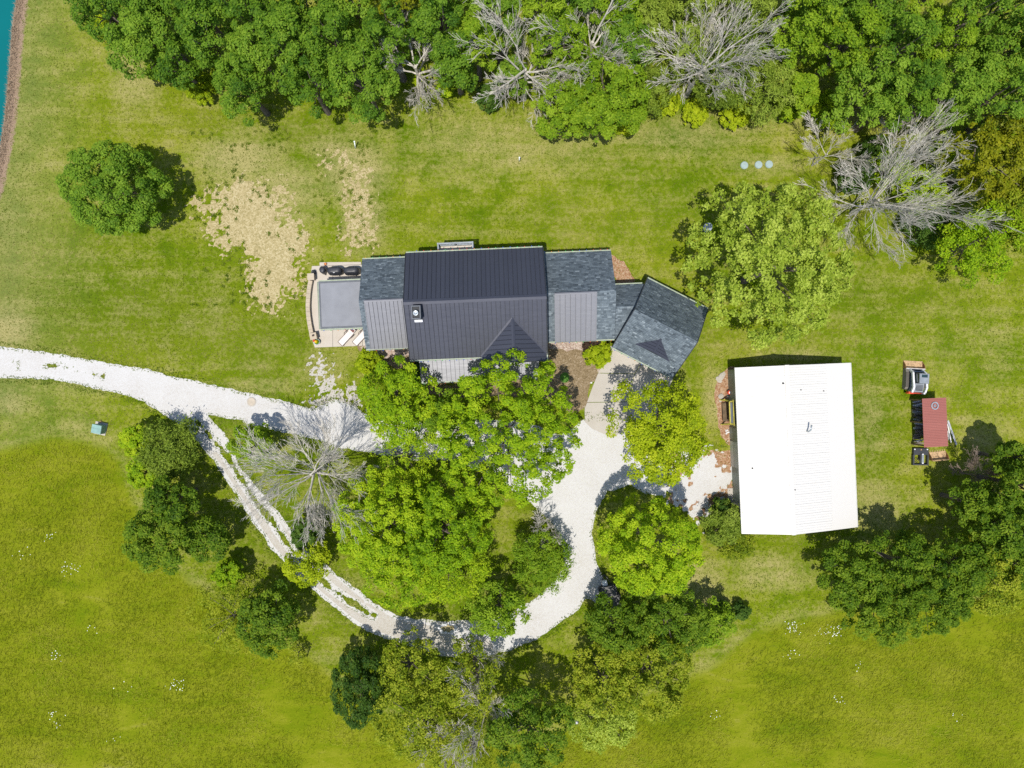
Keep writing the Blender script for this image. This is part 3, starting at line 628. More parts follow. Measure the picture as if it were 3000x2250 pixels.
gutter(garage, (-HL, HS, gze), (HL, HS, gze), (0, 1, 0), False); gutter(garage, (-HL, -HS, gze), (HL, -HS, gze), (0, -1, 0))
for uu in (-HL, HL):
    m = MB(); s_ = -1 if uu < 0 else 1
    for v0 in (-HS, HS): m.beam((uu+s_*.03, v0, gze-.05), (uu+s_*.03, 0, gzr-.05), 0.05, 0.18)
    m.obj("fascia", "dark_steel", garage)
# little metal gable over the garage doors
slope = (gzr-gze)/HS; dzr = 4.35; dv_front = -2.45; dz_front = gze + slope*(HS+dv_front); dap = -(gzr-dzr)/slope; dhw = 1.78; duc = 0.25
for sgn in (-1, 1):
    nn = 5; vs2 = np.linspace(dv_front, dap, nn+1)
    for a_, b_ in zip(vs2[:-1], vs2[1:]):
        oa = dhw*(dap-(a_+.012))/(dap-dv_front); ob = dhw*(dap-(b_-.012))/(dap-dv_front)
        zf = lambda off: dzr - (dzr-dz_front)*off/dhw + 0.06
        pts = [(duc+sgn*.02, a_+.012, zf(.02)), (duc+sgn*max(oa, .03), a_+.012, zf(oa)), (duc+sgn*max(ob, .03), b_-.012, zf(ob)), (duc+sgn*.02, b_-.012, zf(.02))]
        m = MB(); m.slab(pts, 0.05); m.obj("roof_panel", "charcoal_metal", garage)
m = MB(); m.hexa([(duc-dhw+.05, dv_front+.05, dz_front-.12), (duc+dhw-.05, dv_front+.05, dz_front-.12), (duc, dv_front+.05, dzr-.02)], [(duc-.02, dap-.1, dzr-.2), (duc+.02, dap-.1, dzr-.2), (duc, dap-.1, dzr-.06)])
m.obj("gable_wall", "roof_deck", garage)
ridge_cap(garage, (duc, dv_front-.02, dzr), (duc, dap+.03, dzr), "charcoal_metal", 0.10, 0.05, 0.12, 'u')
m = MB(); m.box(-2.2, 2.2, -HS+.24, -HS+.3, 0.05, 2.2); m.obj("garage_door", "trim", garage)
# porch
pd = MB(); pd.hexa([(-8.25, .5, 2.45), (2.5, .5, 2.45), (2.5, 2.75, 3.2), (-8.25, 2.75, 3.2)], [(-8.25, .5, 2.6), (2.5, .5, 2.6), (2.5, 2.75, 3.35), (-8.25, 2.75, 3.35)])
porch = pd.obj("porch_roof", "roof_deck", house)
metal_panels(porch, (-8.25, .5, 2.6), (2.5, .5, 2.6), (-8.25, 2.72, 3.34), (2.5, 2.72, 3.34), 27, "sunlit_metal"); gutter(porch, (-8.25, .5, 2.6), (2.5, .5, 2.6), (0, -1, 0))
m = MB()
for uu in np.linspace(-8.0, 2.3, 6): m = MB(); m.box(uu-.08, uu+.08, .62, .78, 0, 2.5); m.obj("porch_post", "trim", porch)
# deck on the north side with its railing
dk = MB(); dk.box(-6.05, -3.05, 11.3, 12.75, 2.35, 2.48); deck = dk.obj("deck", "brown_timber", house)
for i in range(9): m = MB(); v = 11.32+i*0.16; m.box(-6.05, -3.05, v, v+.145, 2.485, 2.515); m.obj("board", "deck_board", deck)
m = MB()
for z_ in (2.7, 3.4): m.beam((-6.1, 12.82, z_), (-3.0, 12.82, z_), 0.14, 0.07); m.beam((-6.1, 11.5, z_), (-6.1, 12.82, z_), 0.12, 0.07); m.beam((-3.0, 11.5, z_), (-3.0, 12.82, z_), 0.12, 0.07)
for uu in np.arange(-6.0, -3.0, 0.13): m.box(uu, uu+.03, 12.80, 12.83, 2.5, 3.4)
m.obj("railing", "rail_grey", deck)
for uu in (-6.1, -4.55, -3.0): m = MB(); m.box(uu-.07, uu+.07, 12.75, 12.89, 0, 3.5); m.obj("post", "rail_grey", deck)
# flat patio cover
pc = MB(); pc.box(-17.15, -13.3, 5.7, 10.0, 2.46, 2.6); pcover = pc.obj("patio_cover", "membrane", house)
m = MB(); m.box(-17.02, -13.0, 5.9, 9.85, 2.602, 2.62); m.obj("membrane", "membrane", pcover)
m = MB()
for q in ((-17.15, -17.02, 5.7, 10.0), (-17.02, -13.2, 9.86, 10.0), (-17.02, -13.2, 5.7, 5.86)): m.box(*q, 2.602, 2.66)
m.obj("parapet_edge", "canvas_grey", pcover)
gutter(pcover, (-17.15, 10.0, 2.62), (-13.3, 10.0, 2.62), (0, 1, 0), False); gutter(pcover, (-17.15, 10.0, 2.62), (-17.15, 5.7, 2.62), (-1, 0, 0), False); gutter(pcover, (-17.15, 5.7, 2.62), (-13.3, 5.7, 2.62), (0, -1, 0))
for uu, v_ in ((-16.9, 5.95), (-16.9, 9.75), (-14.0, 9.75), (-14.0, 5.95)): m = MB(); m.box(uu-.09, uu+.09, v_-.09, v_+.09, 0.09, 2.46); m.obj("post", "trim", pcover)

# ------------------------------------------------------------------ barn
barn = thing("barn", "long white ribbed metal barn with a lean-to on its right", "barn", (0, 0, 0), TH)
bu = [20.15, 24.33, 28.17, 30.92]; bz = [3.0, 4.2, 3.15, 2.3]; bv0, bv1 = -14.35, 0.64
m = MB(); pr = [(bu[0]+.25, 0), (bu[3]-.2, 0), (bu[3]-.2, bz[3]-.15), (bu[2], bz[2]-.12), (bu[1], bz[1]-.12), (bu[0]+.25, bz[0]-.12)]
m.hexa([(u, bv0+.15, z) for u, z in pr], [(u, bv1-.15, z) for u, z in pr]); bw = m.obj("wall", "barn_wall", barn)
for (v0, v1, mt) in ((-8.6, -6.2, "trim"), (-6.0, -4.9, "barn_wall"), (-13.2, -12.0, "trim")):
    m = MB(); m.box(bu[0]+.18, bu[0]+.245, v0, v1, 0.02, 2.4); m.obj("door", mt, barn)
def sheet_profile(width):
    pts = []; pitch = width/4
    for k in range(4):
        y0 = k*pitch; pts += [(y0, 0), (y0+pitch*.62, 0), (y0+pitch*.72, .018), (y0+pitch*.90, .018)]
    pts.append((width-0.006, 0)); return pts
def ribbed(parent, ua, za, ub, zb, v0, v1, n, mat):
    w = (v1-v0)/n; pf = sheet_profile(w); vs = []
    for v, h in pf: vs += [(ua, v, za+.02+h), (ub, v, zb+.02+h)]
    mb = MB(); mb.add(vs, [(2*i, 2*i+1, 2*i+3, 2*i+2) for i in range(len(pf)-1)])
    me = mb.mesh("roof_sheet", mat)
    for i in range(n): link("roof_sheet", me, parent, (0, v0+i*w, 0))
m = MB(); pr = [(bu[0], bz[0]-.1), (bu[0], bz[0]), (bu[1], bz[1]), (bu[2], bz[2]), (bu[3], bz[3]), (bu[3], bz[3]-.1), (bu[2], bz[2]-.1), (bu[1], bz[1]-.1)]
m.hexa([(u, bv0, z) for u, z in pr], [(u, bv1, z) for u, z in pr]); broof = m.obj("roof", "white_metal", barn)
ribbed(broof, bu[0]-.05, bz[0]-.014, bu[1], bz[1], bv0, bv1, 17, "white_metal")
ribbed(broof, bu[1], bz[1], bu[2]+.1, bz[2]-.03, bv0, bv1, 17, "white_metal")
ribbed(broof, bu[2]-.02, bz[2]-.045, bu[3]+.05, bz[3]-.06, bv0, bv1, 17, "white_metal")
ridge_cap(broof, (bu[1], bv0-.02, bz[1]), (bu[1], bv1+.02, bz[1]), "white_metal", 0.20, 0.06, 0.10, 'u')
for uu, zz in ((bu[0]-.03, bz[0]), (bu[3]+.03, bz[3])): m = MB(); m.beam((uu, bv0, zz-.06), (uu, bv1, zz-.06), 0.04, 0.14); m.obj("eave_trim", "trim", broof)
m = MB(); m.tube([(26.05, -5.3, 3.6), (26.05, -5.3, 4.15), (26.12, -5.15, 4.38), (26.2, -4.7, 4.42)], 0.075, 8); m.obj("vent_pipe", "zinc", broof, True)
for uu, vv_, rr in ((23.95, -.95, .09), (21.2, -8.45, .07), (24.6, -10.4, .05), (25.6, -1.6, .05), (27.9, -1.8, .05)):
    m = MB(); zz = np.interp(uu, bu, bz); m.lathe([(rr, 0), (rr*.9, .12), (.02, .14)], (uu, vv_, zz+.02), 8); m.obj("roof_vent", "dark_steel", broof)
pad = MB(); P = PX([(2131,1430),(2163,1430),(2166,1502),(2133,1480)]); pad.slab([(p[0], p[1], .06) for p in P], .1)
tag(pad.obj("concrete_pad", "concrete"), "small concrete step pad at the barn's lower left wall", "pad")

# ------------------------------------------------------------------ wood shed
shed = thing("wood_shed", "open firewood shed with a rust-red ribbed roof", "shed", (0, 0, 0), TH)
su0, su1, sv0, sv1 = 37.35, 39.64, -7.36, -2.89
m = MB(); m.slab([(su0+.03, sv0+.03, 2.18), (su1-.03, sv0+.03, 1.98), (su1-.03, sv1-.03, 1.98), (su0+.03, sv1-.03, 2.18)], 0.06); srf = m.obj("roof", "brown_timber", shed)
w = (sv1-sv0)/6; vs = []; pf = []
for k in range(5):
    y0 = k*w/5; pf += [(y0, 0), (y0+w/5*.35, 0.0), (y0+w/5*.5, .035), (y0+w/5*.85, .035)]
pf.append((w-.004, 0))
for v, h in pf: vs += [(su0-.02, v, 2.20+h), (su1+.02, v, 2.0+h)]
mb = MB(); mb.add(vs, [(2*i, 2*i+1, 2*i+3, 2*i+2) for i in range(len(pf)-1)]); me = mb.mesh("roof_sheet", "red_metal")
for i in range(6): link("roof_sheet", me, srf, (0, sv0+i*w, 0))
for uu in (su0+.12, su1-.12):
    for v_ in (sv0+.15, (sv0+sv1)/2, sv1-.15): m = MB(); m.box(uu-.06, uu+.06, v_-.06, v_+.06, 0, 1.96); m.obj("post", "brown_timber", shed)
m = MB(); m.box(su1-.1, su1-.06, sv0+.2, sv1-.2, .1, 1.9); m.obj("back_wall", "brown_timber", shed)
m = MB(); m.lathe([(.26, 0), (.36, 0), (.36, .05), (.26, .05), (.26, 0)], n=24, cap=False)
m.lathe([(.05, 0), (.12, 0), (.12, .04), (.05, .04), (.05, 0)], n=12, cap=False)
o = m.obj("wire_coil", "zinc"); o.location = (*UV(38.5, -3.6), 2.15); o.rotation_euler = (0, math.radians(5), 0); tag(o, "grey ring of coiled wire lying on the red shed roof", "coil")
LR = random.Random(9)
for i in range(30):
    a = LR.uniform(-.45, .45); L = LR.uniform(.55, 1.0); v_ = sv0+.1+i*0.138; u_ = 37.62+LR.uniform(0, .25)
    rr = LR.uniform(.06, .11); z_ = LR.choice([.12, .3, .42, .5])
    m = MB(); m.tube([(-L/2, 0, 0), (L/2, 0, LR.uniform(-.03, .03))], [rr, rr*.9], 5)
    o = m.obj("log", LR.choice(["log_end", "bark", "grey_board", "log_end"])); o.location = (*UV(u_+L/2-.1, v_), z_+rr); o.rotation_euler = (LR.random(), 0, TH+a*.5)
    tag(o, "split firewood log stacked in the shade of the red shed", "log", "firewood logs under the red shed")

# boards leaning on the shed
for (p0, p1, w_, mt, lb) in (((2777,1232,1.1), (2802,1303,.05), .16, "grey_board", "long grey board slanting away from the red shed"),
                         ((2776,1240,.9), (2786,1296,.05), .12, "white_board", "shorter white board leaning beside the red shed"),
                         ((2775,1262,.8), (2779,1288,.05), .09, "white_board", "narrow white strip tight against the red shed")):
    a = G(*p0); b = G(*p1); m = MB(); m.beam((a[0], a[1], p0[2]), (b[0], b[1], p1[2]), w_, .04); tag(m.obj("leaning_board", mt), lb, "board", "boards beside the red shed")

# ------------------------------------------------------------------ skid steer (front towards the top of the picture)
def bucket(parent, w, d, h, mat_in, mat_out, y0, teeth=False, z0=0.02, name="bucket"):
    m = MB(); t = .03
    prof = [(y0+d, z0), (y0+.12, z0), (y0, z0+.14), (y0+.02, z0+h)]
    inner = [(y0+d, z0+t), (y0+.14, z0+t), (y0+t, z0+.16), (y0+.05, z0+h)]
    for (a0, a1), (b0, b1) in zip(zip(prof[:-1], prof[1:]), zip(inner[:-1], inner[1:])):
        m.hexa([(-w/2, a0[0], a0[1]), (-w/2, a1[0], a1[1]), (-w/2, b1[0], b1[1]), (-w/2, b0[0], b0[1])], [(w/2, a0[0], a0[1]), (w/2, a1[0], a1[1]), (w/2, b1[0], b1[1]), (w/2, b0[0], b0[1])])
    b = m.obj(name, mat_in, parent)
    for s_ in (-1, 1):
        m = MB(); x = s_*w/2; poly = [(y0+d, z0), (y0, z0), (y0, z0+h), (y0+d*.45, z0+h*.75)]
        m.hexa([(x, a, c) for a, c in poly], [(x+s_*.03, a, c) for a, c in poly]); m.obj("side_plate", mat_out, b if parent else b)
    m = MB(); m.box(-w/2, w/2, y0-.05, y0-.005, z0+h-.12, z0+h+.02); m.obj("back_rail", "machine_white" if parent else "rust_pale", b)
    if teeth:
        for i in range(7):
            x = -w/2+.08+i*(w-.16)/6; m = MB(); m.hexa([(x-.035, y0+d, z0), (x+.035, y0+d, z0), (x+.035, y0+d, z0+.05), (x-.035, y0+d, z0+.05)], [(x-.015, y0+d+.2, z0), (x+.015, y0+d+.2, z0), (x+.015, y0+d+.2, z0+.015), (x-.015, y0+d+.2, z0+.015)]); m.obj("tooth", "rust_pale", b)
    return b
c = G(2686, 1110, .8)
skid = thing("skid_steer", "white and grey tracked skid steer loader with a rusty front bucket", "loader", (c[0], c[1], 0), math.radians(-3))
bucket(skid, 1.78, .72, .55, "rust_pale", "rust", 0.98)
for s_ in (-1, 1):
    m = MB(); x0, x1 = s_*.52, s_*.90; prof = [(.85, .08), (1.0, .22), (.95, .45), (.55, .62), (-.75, .62), (-1.0, .42), (-1.02, .2), (-.85, .04), (.6, .02)]
    m.hexa([(min(x0, x1), a, b) for a, b in prof], [(max(x0, x1), a, b) for a, b in prof]); tk = m.obj("track", "track_dust", skid)
    for i in range(15):
        y = -.75+i*1.3/14; m = MB(); m.box(min(x0, x1)-.005, max(x0, x1)+.005, y-.02, y+.02, .62, .65); m.obj("tread_bar", "rubber", tk)
m = MB(); m.box(-.5, .5, -1.15, .75, .25, .95); m.obj("body", "machine_grey", skid)
m = MB(); m.hexa([(-.46, -1.3, .35), (.46, -1.3, .35), (.46, -.45, .35), (-.46, -.45, .35)], [(-.42, -1.22, 1.15), (.42, -1.22, 1.15), (.42, -.45, 1.3), (-.42, -.45, 1.3)]); hood = m.obj("engine_hood", "machine_grey", skid)
for i in range(5): m = MB(); m.box(-.32, .32, -1.1+i*.12, -1.04+i*.12, 1.24, 1.29); m.obj("vent_slat", "dark_steel", hood)
m = MB(); m.box(-.75, .75, -1.42, -1.30, .35, .62); m.obj("rear_bumper", "machine_red", skid)
for s_ in (-1, 1): m = MB(); m.box(s_*.70-.07, s_*.70+.07, -1.40, -1.22, .55, .95); m.obj("tail_light", "machine_red" if s_ < 0 else "machine_white", skid)
m = MB(); m.hexa([(-.44, -.45, .95), (.44, -.45, .95), (.44, .62, .95), (-.44, .62, .95)], [(-.40, -.40, 1.92), (.40, -.40, 1.92), (.40, .45, 1.92), (-.40, .45, 1.92)]); cab = m.obj("cab", "dark_steel", skid)
m = MB(); m.hexa([(-.45, -.45, 1.925), (.45, -.45, 1.925), (.45, .50, 1.925), (-.45, .50, 1.925)], [(-.42, -.42, 2.0), (.42, -.42, 2.0), (.42, .46, 2.0), (-.42, .46, 2.0)]); m.obj("cab_roof", "machine_grey", cab)
m = MB(); m.box(-.27, .27, .12, .38, 2.003, 2.015); m.obj("skylight", "glass", cab)
for s_ in (-1, 1): m = MB(); m.hexa([(s_*.446, -.3, 1.1), (s_*.446, .5, 1.1), (s_*.415, .35, 1.8), (s_*.415, -.3, 1.8)], [(s_*.45, -.3, 1.1), (s_*.45, .5, 1.1), (s_*.419, .35, 1.8), (s_*.419, -.3, 1.8)]); m.obj("side_window", "glass", cab)
m = MB(); m.box(-.3, .3, .60, .64, 1.0, 1.2); m.obj("front_window", "glass", cab)
for s_ in (-1, 1):
    m = MB(); x = s_*.60
    m.beam((x, -1.25, 1.15), (x, -.75, 1.42), .15, .2); m.beam((x, -.80, 1.40), (x, .55, 1.15), .15, .2); m.beam((x, .5, 1.18), (x*.92, .95, .45), .14, .18); m.obj("lift_arm", "machine_white", skid)
    m = MB(); m.tube([(x*.86, -.7, .95), (x*.86, .2, 1.12)], .05, 8); m.obj("cylinder", "zinc", skid)
m = MB(); m.box(-.58, .58, .84, .93, .2, .62); m.obj("quick_attach", "dark_steel", skid)

# black mulcher-like attachment frame lying in the grass and the spare toothed bucket
c = G(2696, 1338, .2)
at = thing("attachment_frame", "black steel loader attachment lying below the red shed", "attachment", (c[0], c[1], 0), math.radians(-1))
m = MB(); m.box(-.70, .70, .18, .80, .02, .34); m.obj("deck_plate", "dark_steel", at)
for q in ((-.74, -.60, -.80, .18), (.60, .74, -.80, .18), (-.60, .60, -.80, -.68)): m = MB(); m.box(*q, .02, .32); m.obj("side_rail", "dark_steel", at)
m = MB(); m.box(.02, .22, -.62, .30, .05, .42); m.obj("drive_housing", "machine_grey", at)
m = MB(); m.box(-.12, .0, -.30, .36, .05, .36); m.obj("gearbox", "rubber", at)
m = MB(); m.tube([(-.45, -.3, .2), (-.3, -.1, .25), (-.15, -.35, .25), (-.35, -.55, .2), (-.5, -.4, .15)], .035, 6); m.obj("hose", "rubber", at)
for x, y in ((-.60, .70), (.58, .70), (.12, .25), (.12, -.58)): m = MB(); m.box(x-.06, x+.06, y-.05, y+.05, .425 if abs(x-.12) < .01 else .343, .43 if abs(x-.12) < .01 else .348); m.obj("white_sticker", "machine_white", at)
m = MB(); m.add([(-.08, .62, .346), (.08, .62, .346), (0, .76, .346)], [(0, 1, 2)]); m.obj("warning_sticker", "rust_pale", at)
c = G(2750, 1336, .2); ob = bucket(None, 1.55, .75, .5, "rust_pale", "rust", -.35, True, name="spare_bucket"); ob.location = (c[0], c[1], .005); ob.rotation_euler = (0, 0, math.radians(5)); tag(ob, "rusty toothed bucket lying beside the black attachment", "bucket")

# ------------------------------------------------------------------ patio furniture and wall
def UVw(u, v, z=0): return (*UV(u, v), z)
wall = thing("garden_wall", "low curved stone wall with two pillars edging the patio", "wall")
line = [(908,822),(903,850),(900.5,880),(900,905),(902,930),(906,955),(911,978)]
pts = np.array([G(x+2, y, .5) for x, y in line]); dl = np.r_[0, np.cumsum(np.linalg.norm(np.diff(pts, axis=0), axis=1))]
tt = np.linspace(0, dl[-1], 13); cp = np.stack([np.interp(tt, dl, pts[:, i]) for i in (0, 1)], 1)
for i in range(12):
    a, b = cp[i], cp[i+1]; d = (b-a)/np.linalg.norm(b-a); q = np.array([-d[1], d[0]])*.19; a2 = a+d*.008; b2 = b-d*.008
    m = MB(); m.slab([(*(a2-q), .58), (*(b2-q), .58), (*(b2+q), .58), (*(a2+q), .58)], .08); m.obj("cap_stone", "cap_stone", wall)
    q2 = q*.8; m = MB(); m.slab([(*(a-q2), .498), (*(b-q2), .498), (*(b+q2), .498), (*(a+q2), .498)], .5); m.obj("wall_block", "stone", wall)
for px, py, rz_ in ((911, 811, .05), (918, 985, .2)):
    c = G(px, py, .8); cs, sn = math.cos(rz_), math.sin(rz_)
    rot = lambda x, y: (c[0]+x*cs-y*sn, c[1]+x*sn+y*cs)
    m = MB(); m.slab([(*rot(x, y), .82) for x, y in ((-.25, -.25), (.25, -.25), (.25, .25), (-.25, .25))], .82); pl = m.obj("pillar", "stone", wall)
    m = MB(); m.slab([(*rot(x, y), .91) for x, y in ((-.31, -.31), (.31, -.31), (.31, .31), (-.31, .31))], .088); m.obj("pillar_cap", "cap_stone", pl)
c = G(917.5, 983, .95); m = MB(); m.lathe([(.07, 0), (.09, .1), (.10, .13), (.06, .13), (.05, .06), (0, .06)], (c[0], c[1], .912), 12); tag(m.obj("candle_jar", "frame_brown", None, True), "small dark jar standing on the lower wall pillar", "jar")
c = G(919, 797, .3); lan = thing("lantern", "dark lantern on the patio behind the upper wall pillar", "lantern", (c[0], c[1], .09))
m = MB(); m.box(-.14, .14, -.14, .14, 0, .04); m.obj("base", "frame_brown", lan); m = MB(); m.lathe([(.13, .04), (.15, .3), (.20, .34), (.10, .46), (.03, .52)], n=10); m.obj("hood", "dark_steel", lan)
def covered(name, label, cx_, cy_, lx, ly, h, round_=False):
    c = G(cx_, cy_, h*.8); g = thing(name, label, "grill", (c[0], c[1], .09), TH, "covered grills on the patio")
    m = MB(); n = 28; rings = []; rr = random.Random(int(cx_))
    jit = [1+rr.uniform(-.035, .035) for _ in range(n)]
    for k, (f, z) in enumerate(((1.0, 0), (1.02, .12*h), (.98, .5*h), (.97, .72*h), (.90, .90*h), (.72, .985*h), (.35, 1.0*h))):
        e = 2.0 if round_ else 3.6
        vs_ = []
        for i in range(n):
            a = i*2*math.pi/n; cs, sn = math.cos(a), math.sin(a)
            x = math.copysign(abs(cs)**(2/e), cs)*lx/2*f*jit[i]; y = math.copysign(abs(sn)**(2/e), sn)*ly/2*f*jit[i]
            if not round_ and k >= 3: y = y*0.92+.02
            vs_.append((x, y, z))
        rings += vs_
    fs = [(k*n+i, k*n+(i+1) % n, (k+1)*n+(i+1) % n, (k+1)*n+i) for k in range(6) for i in range(n)] + [tuple(range(6*n, 7*n))]
    m.add(rings, fs); m.obj("cover", "black_cover", g, True)
    if not round_:
        for x in (-lx*.28, lx*.28): m = MB(); m.beam((x, -ly*.42, h*.97), (x, ly*.40, h*.97), .03, .05); m.obj("cover_seam", "black_cover", g)
    m = MB(); m.lathe([(.07, 0), (.07, .05)], (lx*.2, -ly*.5, .02), 8); m.obj("caster", "rubber", g); return g
covered("grill", "round black covered grill, leftmost on the patio", 945, 790.5, .58, .70, .95, True)
covered("grill", "middle black covered grill with a small white tag", 980, 792.5, 1.42, .72, 1.1)
covered("grill", "black covered grill nearest the house wing", 1029, 792.5, 1.48, .70, 1.1)
c = G(979, 799, 1.1); m = MB(); m.box(-.08, .08, -.02, .02, 1.2, 1.23); o = m.obj("paper_tag", "machine_white"); o.location = (c[0], c[1], 0); tag(o, "tiny white tag on the middle covered grill", "tag")
c = G(954, 774, .15); m = MB(); m.lathe([(.07, 0), (.11, .16), (.125, .16), (.125, .2), (.09, .2), (.08, .12), (0, .12)], (c[0], c[1], .09), 14); tag(m.obj("clay_pot", "terracotta", None, True), "small orange clay pot at the patio's top edge", "pot")
def lounger(px, py, ang, label):
    c = G(px, py, .4); L = thing("sun_lounger", label, "lounger", (c[0], c[1], .09), ang, "sun loungers on the patio")
    m = MB()
    for x in (-.29, .29): m.beam((x, -.95, .34), (x, .45, .34), .05, .05)
    m.beam((-.29, -.95, .34), (.29, -.95, .34), .05, .05); m.obj("frame", "frame_brown", L)
    m = MB(); m.slab([(-.265, -.925, .36), (.265, -.925, .36), (.265, .42, .36), (-.265, .42, .36)], .02); m.obj("seat_sling", "sling_white", L)
    m = MB(); m.slab([(-.265, .43, .37), (.265, .43, .37), (.265, .98, .62), (-.265, .98, .62)], .02); m.obj("back_sling", "sling_white", L)
    m = MB(); m.slab([(-.22, .66, .50), (.22, .66, .50), (.22, .90, .62), (-.22, .90, .62)], .04); m.obj("head_pillow", "pillow_brown", L)
    for x in (-.31, .31): m = MB(); m.beam((x, -.05, .34), (x*1.25, .1, .56), .04); m.beam((x*1.25, .1, .56), (x*1.25, .5, .56), .05, .03); m.obj("armrest", "frame_brown", L)
    for x, y in ((-.29, -.85), (.29, -.85), (-.29, .4), (.29, .4)): m = MB(); m.box(x-.025, x+.025, y-.025, y+.025, 0, .34); m.obj("leg", "frame_brown", L)
lounger(1017, 986, math.radians(-43), "white sling sun lounger with a brown head pillow, left of the two")
lounger(1059, 986, math.radians(-43), "white sling sun lounger half hidden under the wing's eave")

# planter with flowers
LFR = np.random.default_rng(77)
def small_leaves(n, R, h, size, seed):
    r = np.random.default_rng(seed); d = r.normal(size=(n, 3)); d /= np.linalg.norm(d, axis=1)[:, None]; d[:, 2] = np.abs(d[:, 2])
    p = d*np.array([R, R, h])*(.55+.45*r.random((n, 1))); return cards(p, d, size, r)
def cards(p, d, size, r, aspect=0.62, fold=0.18, up=0.45, rnd=0.75, lenvar=0.35):
    n = len(p); nr = d*0.7 + np.array([0, 0, up]) + r.normal(size=(n, 3))*rnd*.6; nr /= np.linalg.norm(nr, axis=1)[:, None]
    a = np.cross(nr, r.normal(size=(n, 3))); a /= np.linalg.norm(a, axis=1)[:, None]; b = np.cross(nr, a)
    L = size*(1-lenvar+2*lenvar*r.random((n, 1))); Wd = L*aspect
    V = np.stack([p-a*L/2, p+b*Wd/2-nr*fold*Wd, p+a*L/2, p-b*Wd/2-nr*fold*Wd], 1)
    return V.reshape(-1, 3), np.arange(4*n), np.full(n, 4)
c = G(929, 1002, .35)
pl = thing("flower_pot", "blue-grey pot of yellow and red flowers on the patio corner", "planter", (c[0], c[1], .09))
m = MB(); m.lathe([(.16, 0), (.25, .3), (.28, .3), (.28, .36), (.23, .36), (.22, .28), (0, .28)], n=18); m.obj("pot", "pot_blue", pl, True)
V, F_, S_ = small_leaves(260, .25, .3, .12, 3); V[:, 2] += .33; link("foliage", mesh_np("foliage", V, F_, S_, "leaf_maple", {"v": np.repeat(LFR.random(260), 4)}), pl)
for nm, mt, off, sd in (("yellow_flowers", "flower_yellow", (-.03, .02), 4), ("red_flowers", "flower_red", (-.2, .12), 5)):
    V, F_, S_ = small_leaves(70, .14, .14, .09, sd); V += np.array([off[0], off[1], .56]); link(nm, mesh_np(nm, V, F_, S_, mt, {"v": np.zeros(280)}), pl)

# ------------------------------------------------------------------ small things about the yard
c = G(298, 1256, .05)
m = MB(); m.box(-.62, .52, -.62, .55, 0, .08); o = m.obj("transformer_pad", "concrete"); o.location = (c[0]-.05, c[1]+.05, 0); o.rotation_euler = (0, 0, math.radians(-12)); tag(o, "square concrete pad under the green utility box", "pad")
tb = thing("utility_box", "green metal utility box on a concrete pad by the meadow", "utility box", (c[0]+.02, c[1]+.02, .085), math.radians(-12))
m = MB(); m.box(-.45, .42, -.40, .38, 0, .72); m.obj("cabinet", "transformer_green", tb)
m = MB(); m.hexa([(-.48, -.43, .723), (.45, -.43, .723), (.45, .41, .723), (-.48, .41, .723)], [(-.46, -.42, .80), (.43, -.42, .80), (.43, .39, .86), (-.46, .39, .86)]); ld = m.obj("lid", "transformer_green", tb)
m = MB(); m.box(-.46, .43, .02, .04, .83, .85); m.obj("lid_seam", "transformer_green", tb)
c = G(295.5, 1235.5); m = MB(); m.lathe([(.10, 0), (.12, .1), (.07, .17), (0, .19)], (c[0], c[1], .0), 9); tag(m.obj("rock", "rust_pale"), "small orange rock behind the green utility box", "rock")
for px, lb in ((2180, "septic lid left of the other two"), (2221.5, "middle septic lid of the three"), (2252.3, "septic lid nearest the bare tree")):
    c = G(px, 485-(px-2180)*.04); s = thing("septic_lid", "round pale green " + lb, "lid", (c[0], c[1], 0), 0, "round lids in the back lawn")
    m = MB(); m.lathe([(.36, 0), (.36, .10), (.34, .12)], n=28); m.obj("riser", "septic_lid", s)
    m = MB(); m.lathe([(.325, .122), (.32, .15), (.05, .165), (0, .165)], n=28); m.obj("cover", "septic_lid", s)
    for k in range(6): m = MB(); a = k*math.pi/3; m.lathe([(.02, .14), (.02, .17)], (.28*math.cos(a), .28*math.sin(a), 0), 6); m.obj("bolt", "zinc", s)
for (p0, p1, lb) in (((1041, 435, 0), (1045.5, 426, 1.0), "leaning white plastic pipe near the bare tan strip"), ((1521, 473.5, 0), (1521.5, 473.5, 1.15), "upright white plastic pipe in the middle of the back lawn")):
    a = G(p0[0], p0[1]); b = G(p1[0], p1[1]); t_ = thing("pipe_marker", lb, "pipe", (a[0], a[1], 0)); m = MB(); m.tube([(0, 0, -.1), (b[0]-a[0], b[1]-a[1], p1[2])], .055, 8); m.obj("pipe", "pvc", t_, True)
    m = MB(); m.tube([(b[0]-a[0], b[1]-a[1], p1[2]-.04), (b[0]-a[0], b[1]-a[1], p1[2]+.06)], .075, 8); m.obj("cap", "pvc", t_, True)
c = G(2072, 665, 1.6); ds = thing("satellite_dish", "grey satellite dish half hidden by the pale leafy tree", "dish", (c[0], c[1], 0), math.radians(200))
m = MB(); m.tube([(0, 0, 0), (0, 0, 1.5)], .04, 8); m.obj("mast", "zinc", ds)
m = MB(); m.lathe([(0, 0), (.18, .02), (.36, .08), (.46, .13), (.44, .14), (.34, .10), (0, .03)], n=24, cap=False); o = m.obj("reflector", "dish_grey", ds, True); o.location = (0, 0, 1.55); o.rotation_euler = (math.radians(-32), 0, 0)
m = MB(); m.tube([(0, -.35, 1.45), (0, .1, 1.98)], .02, 6); m.lathe([(.05, 0), (.05, .12)], (0, .1, 1.95), 8); m.obj("feed_arm", "zinc", ds)
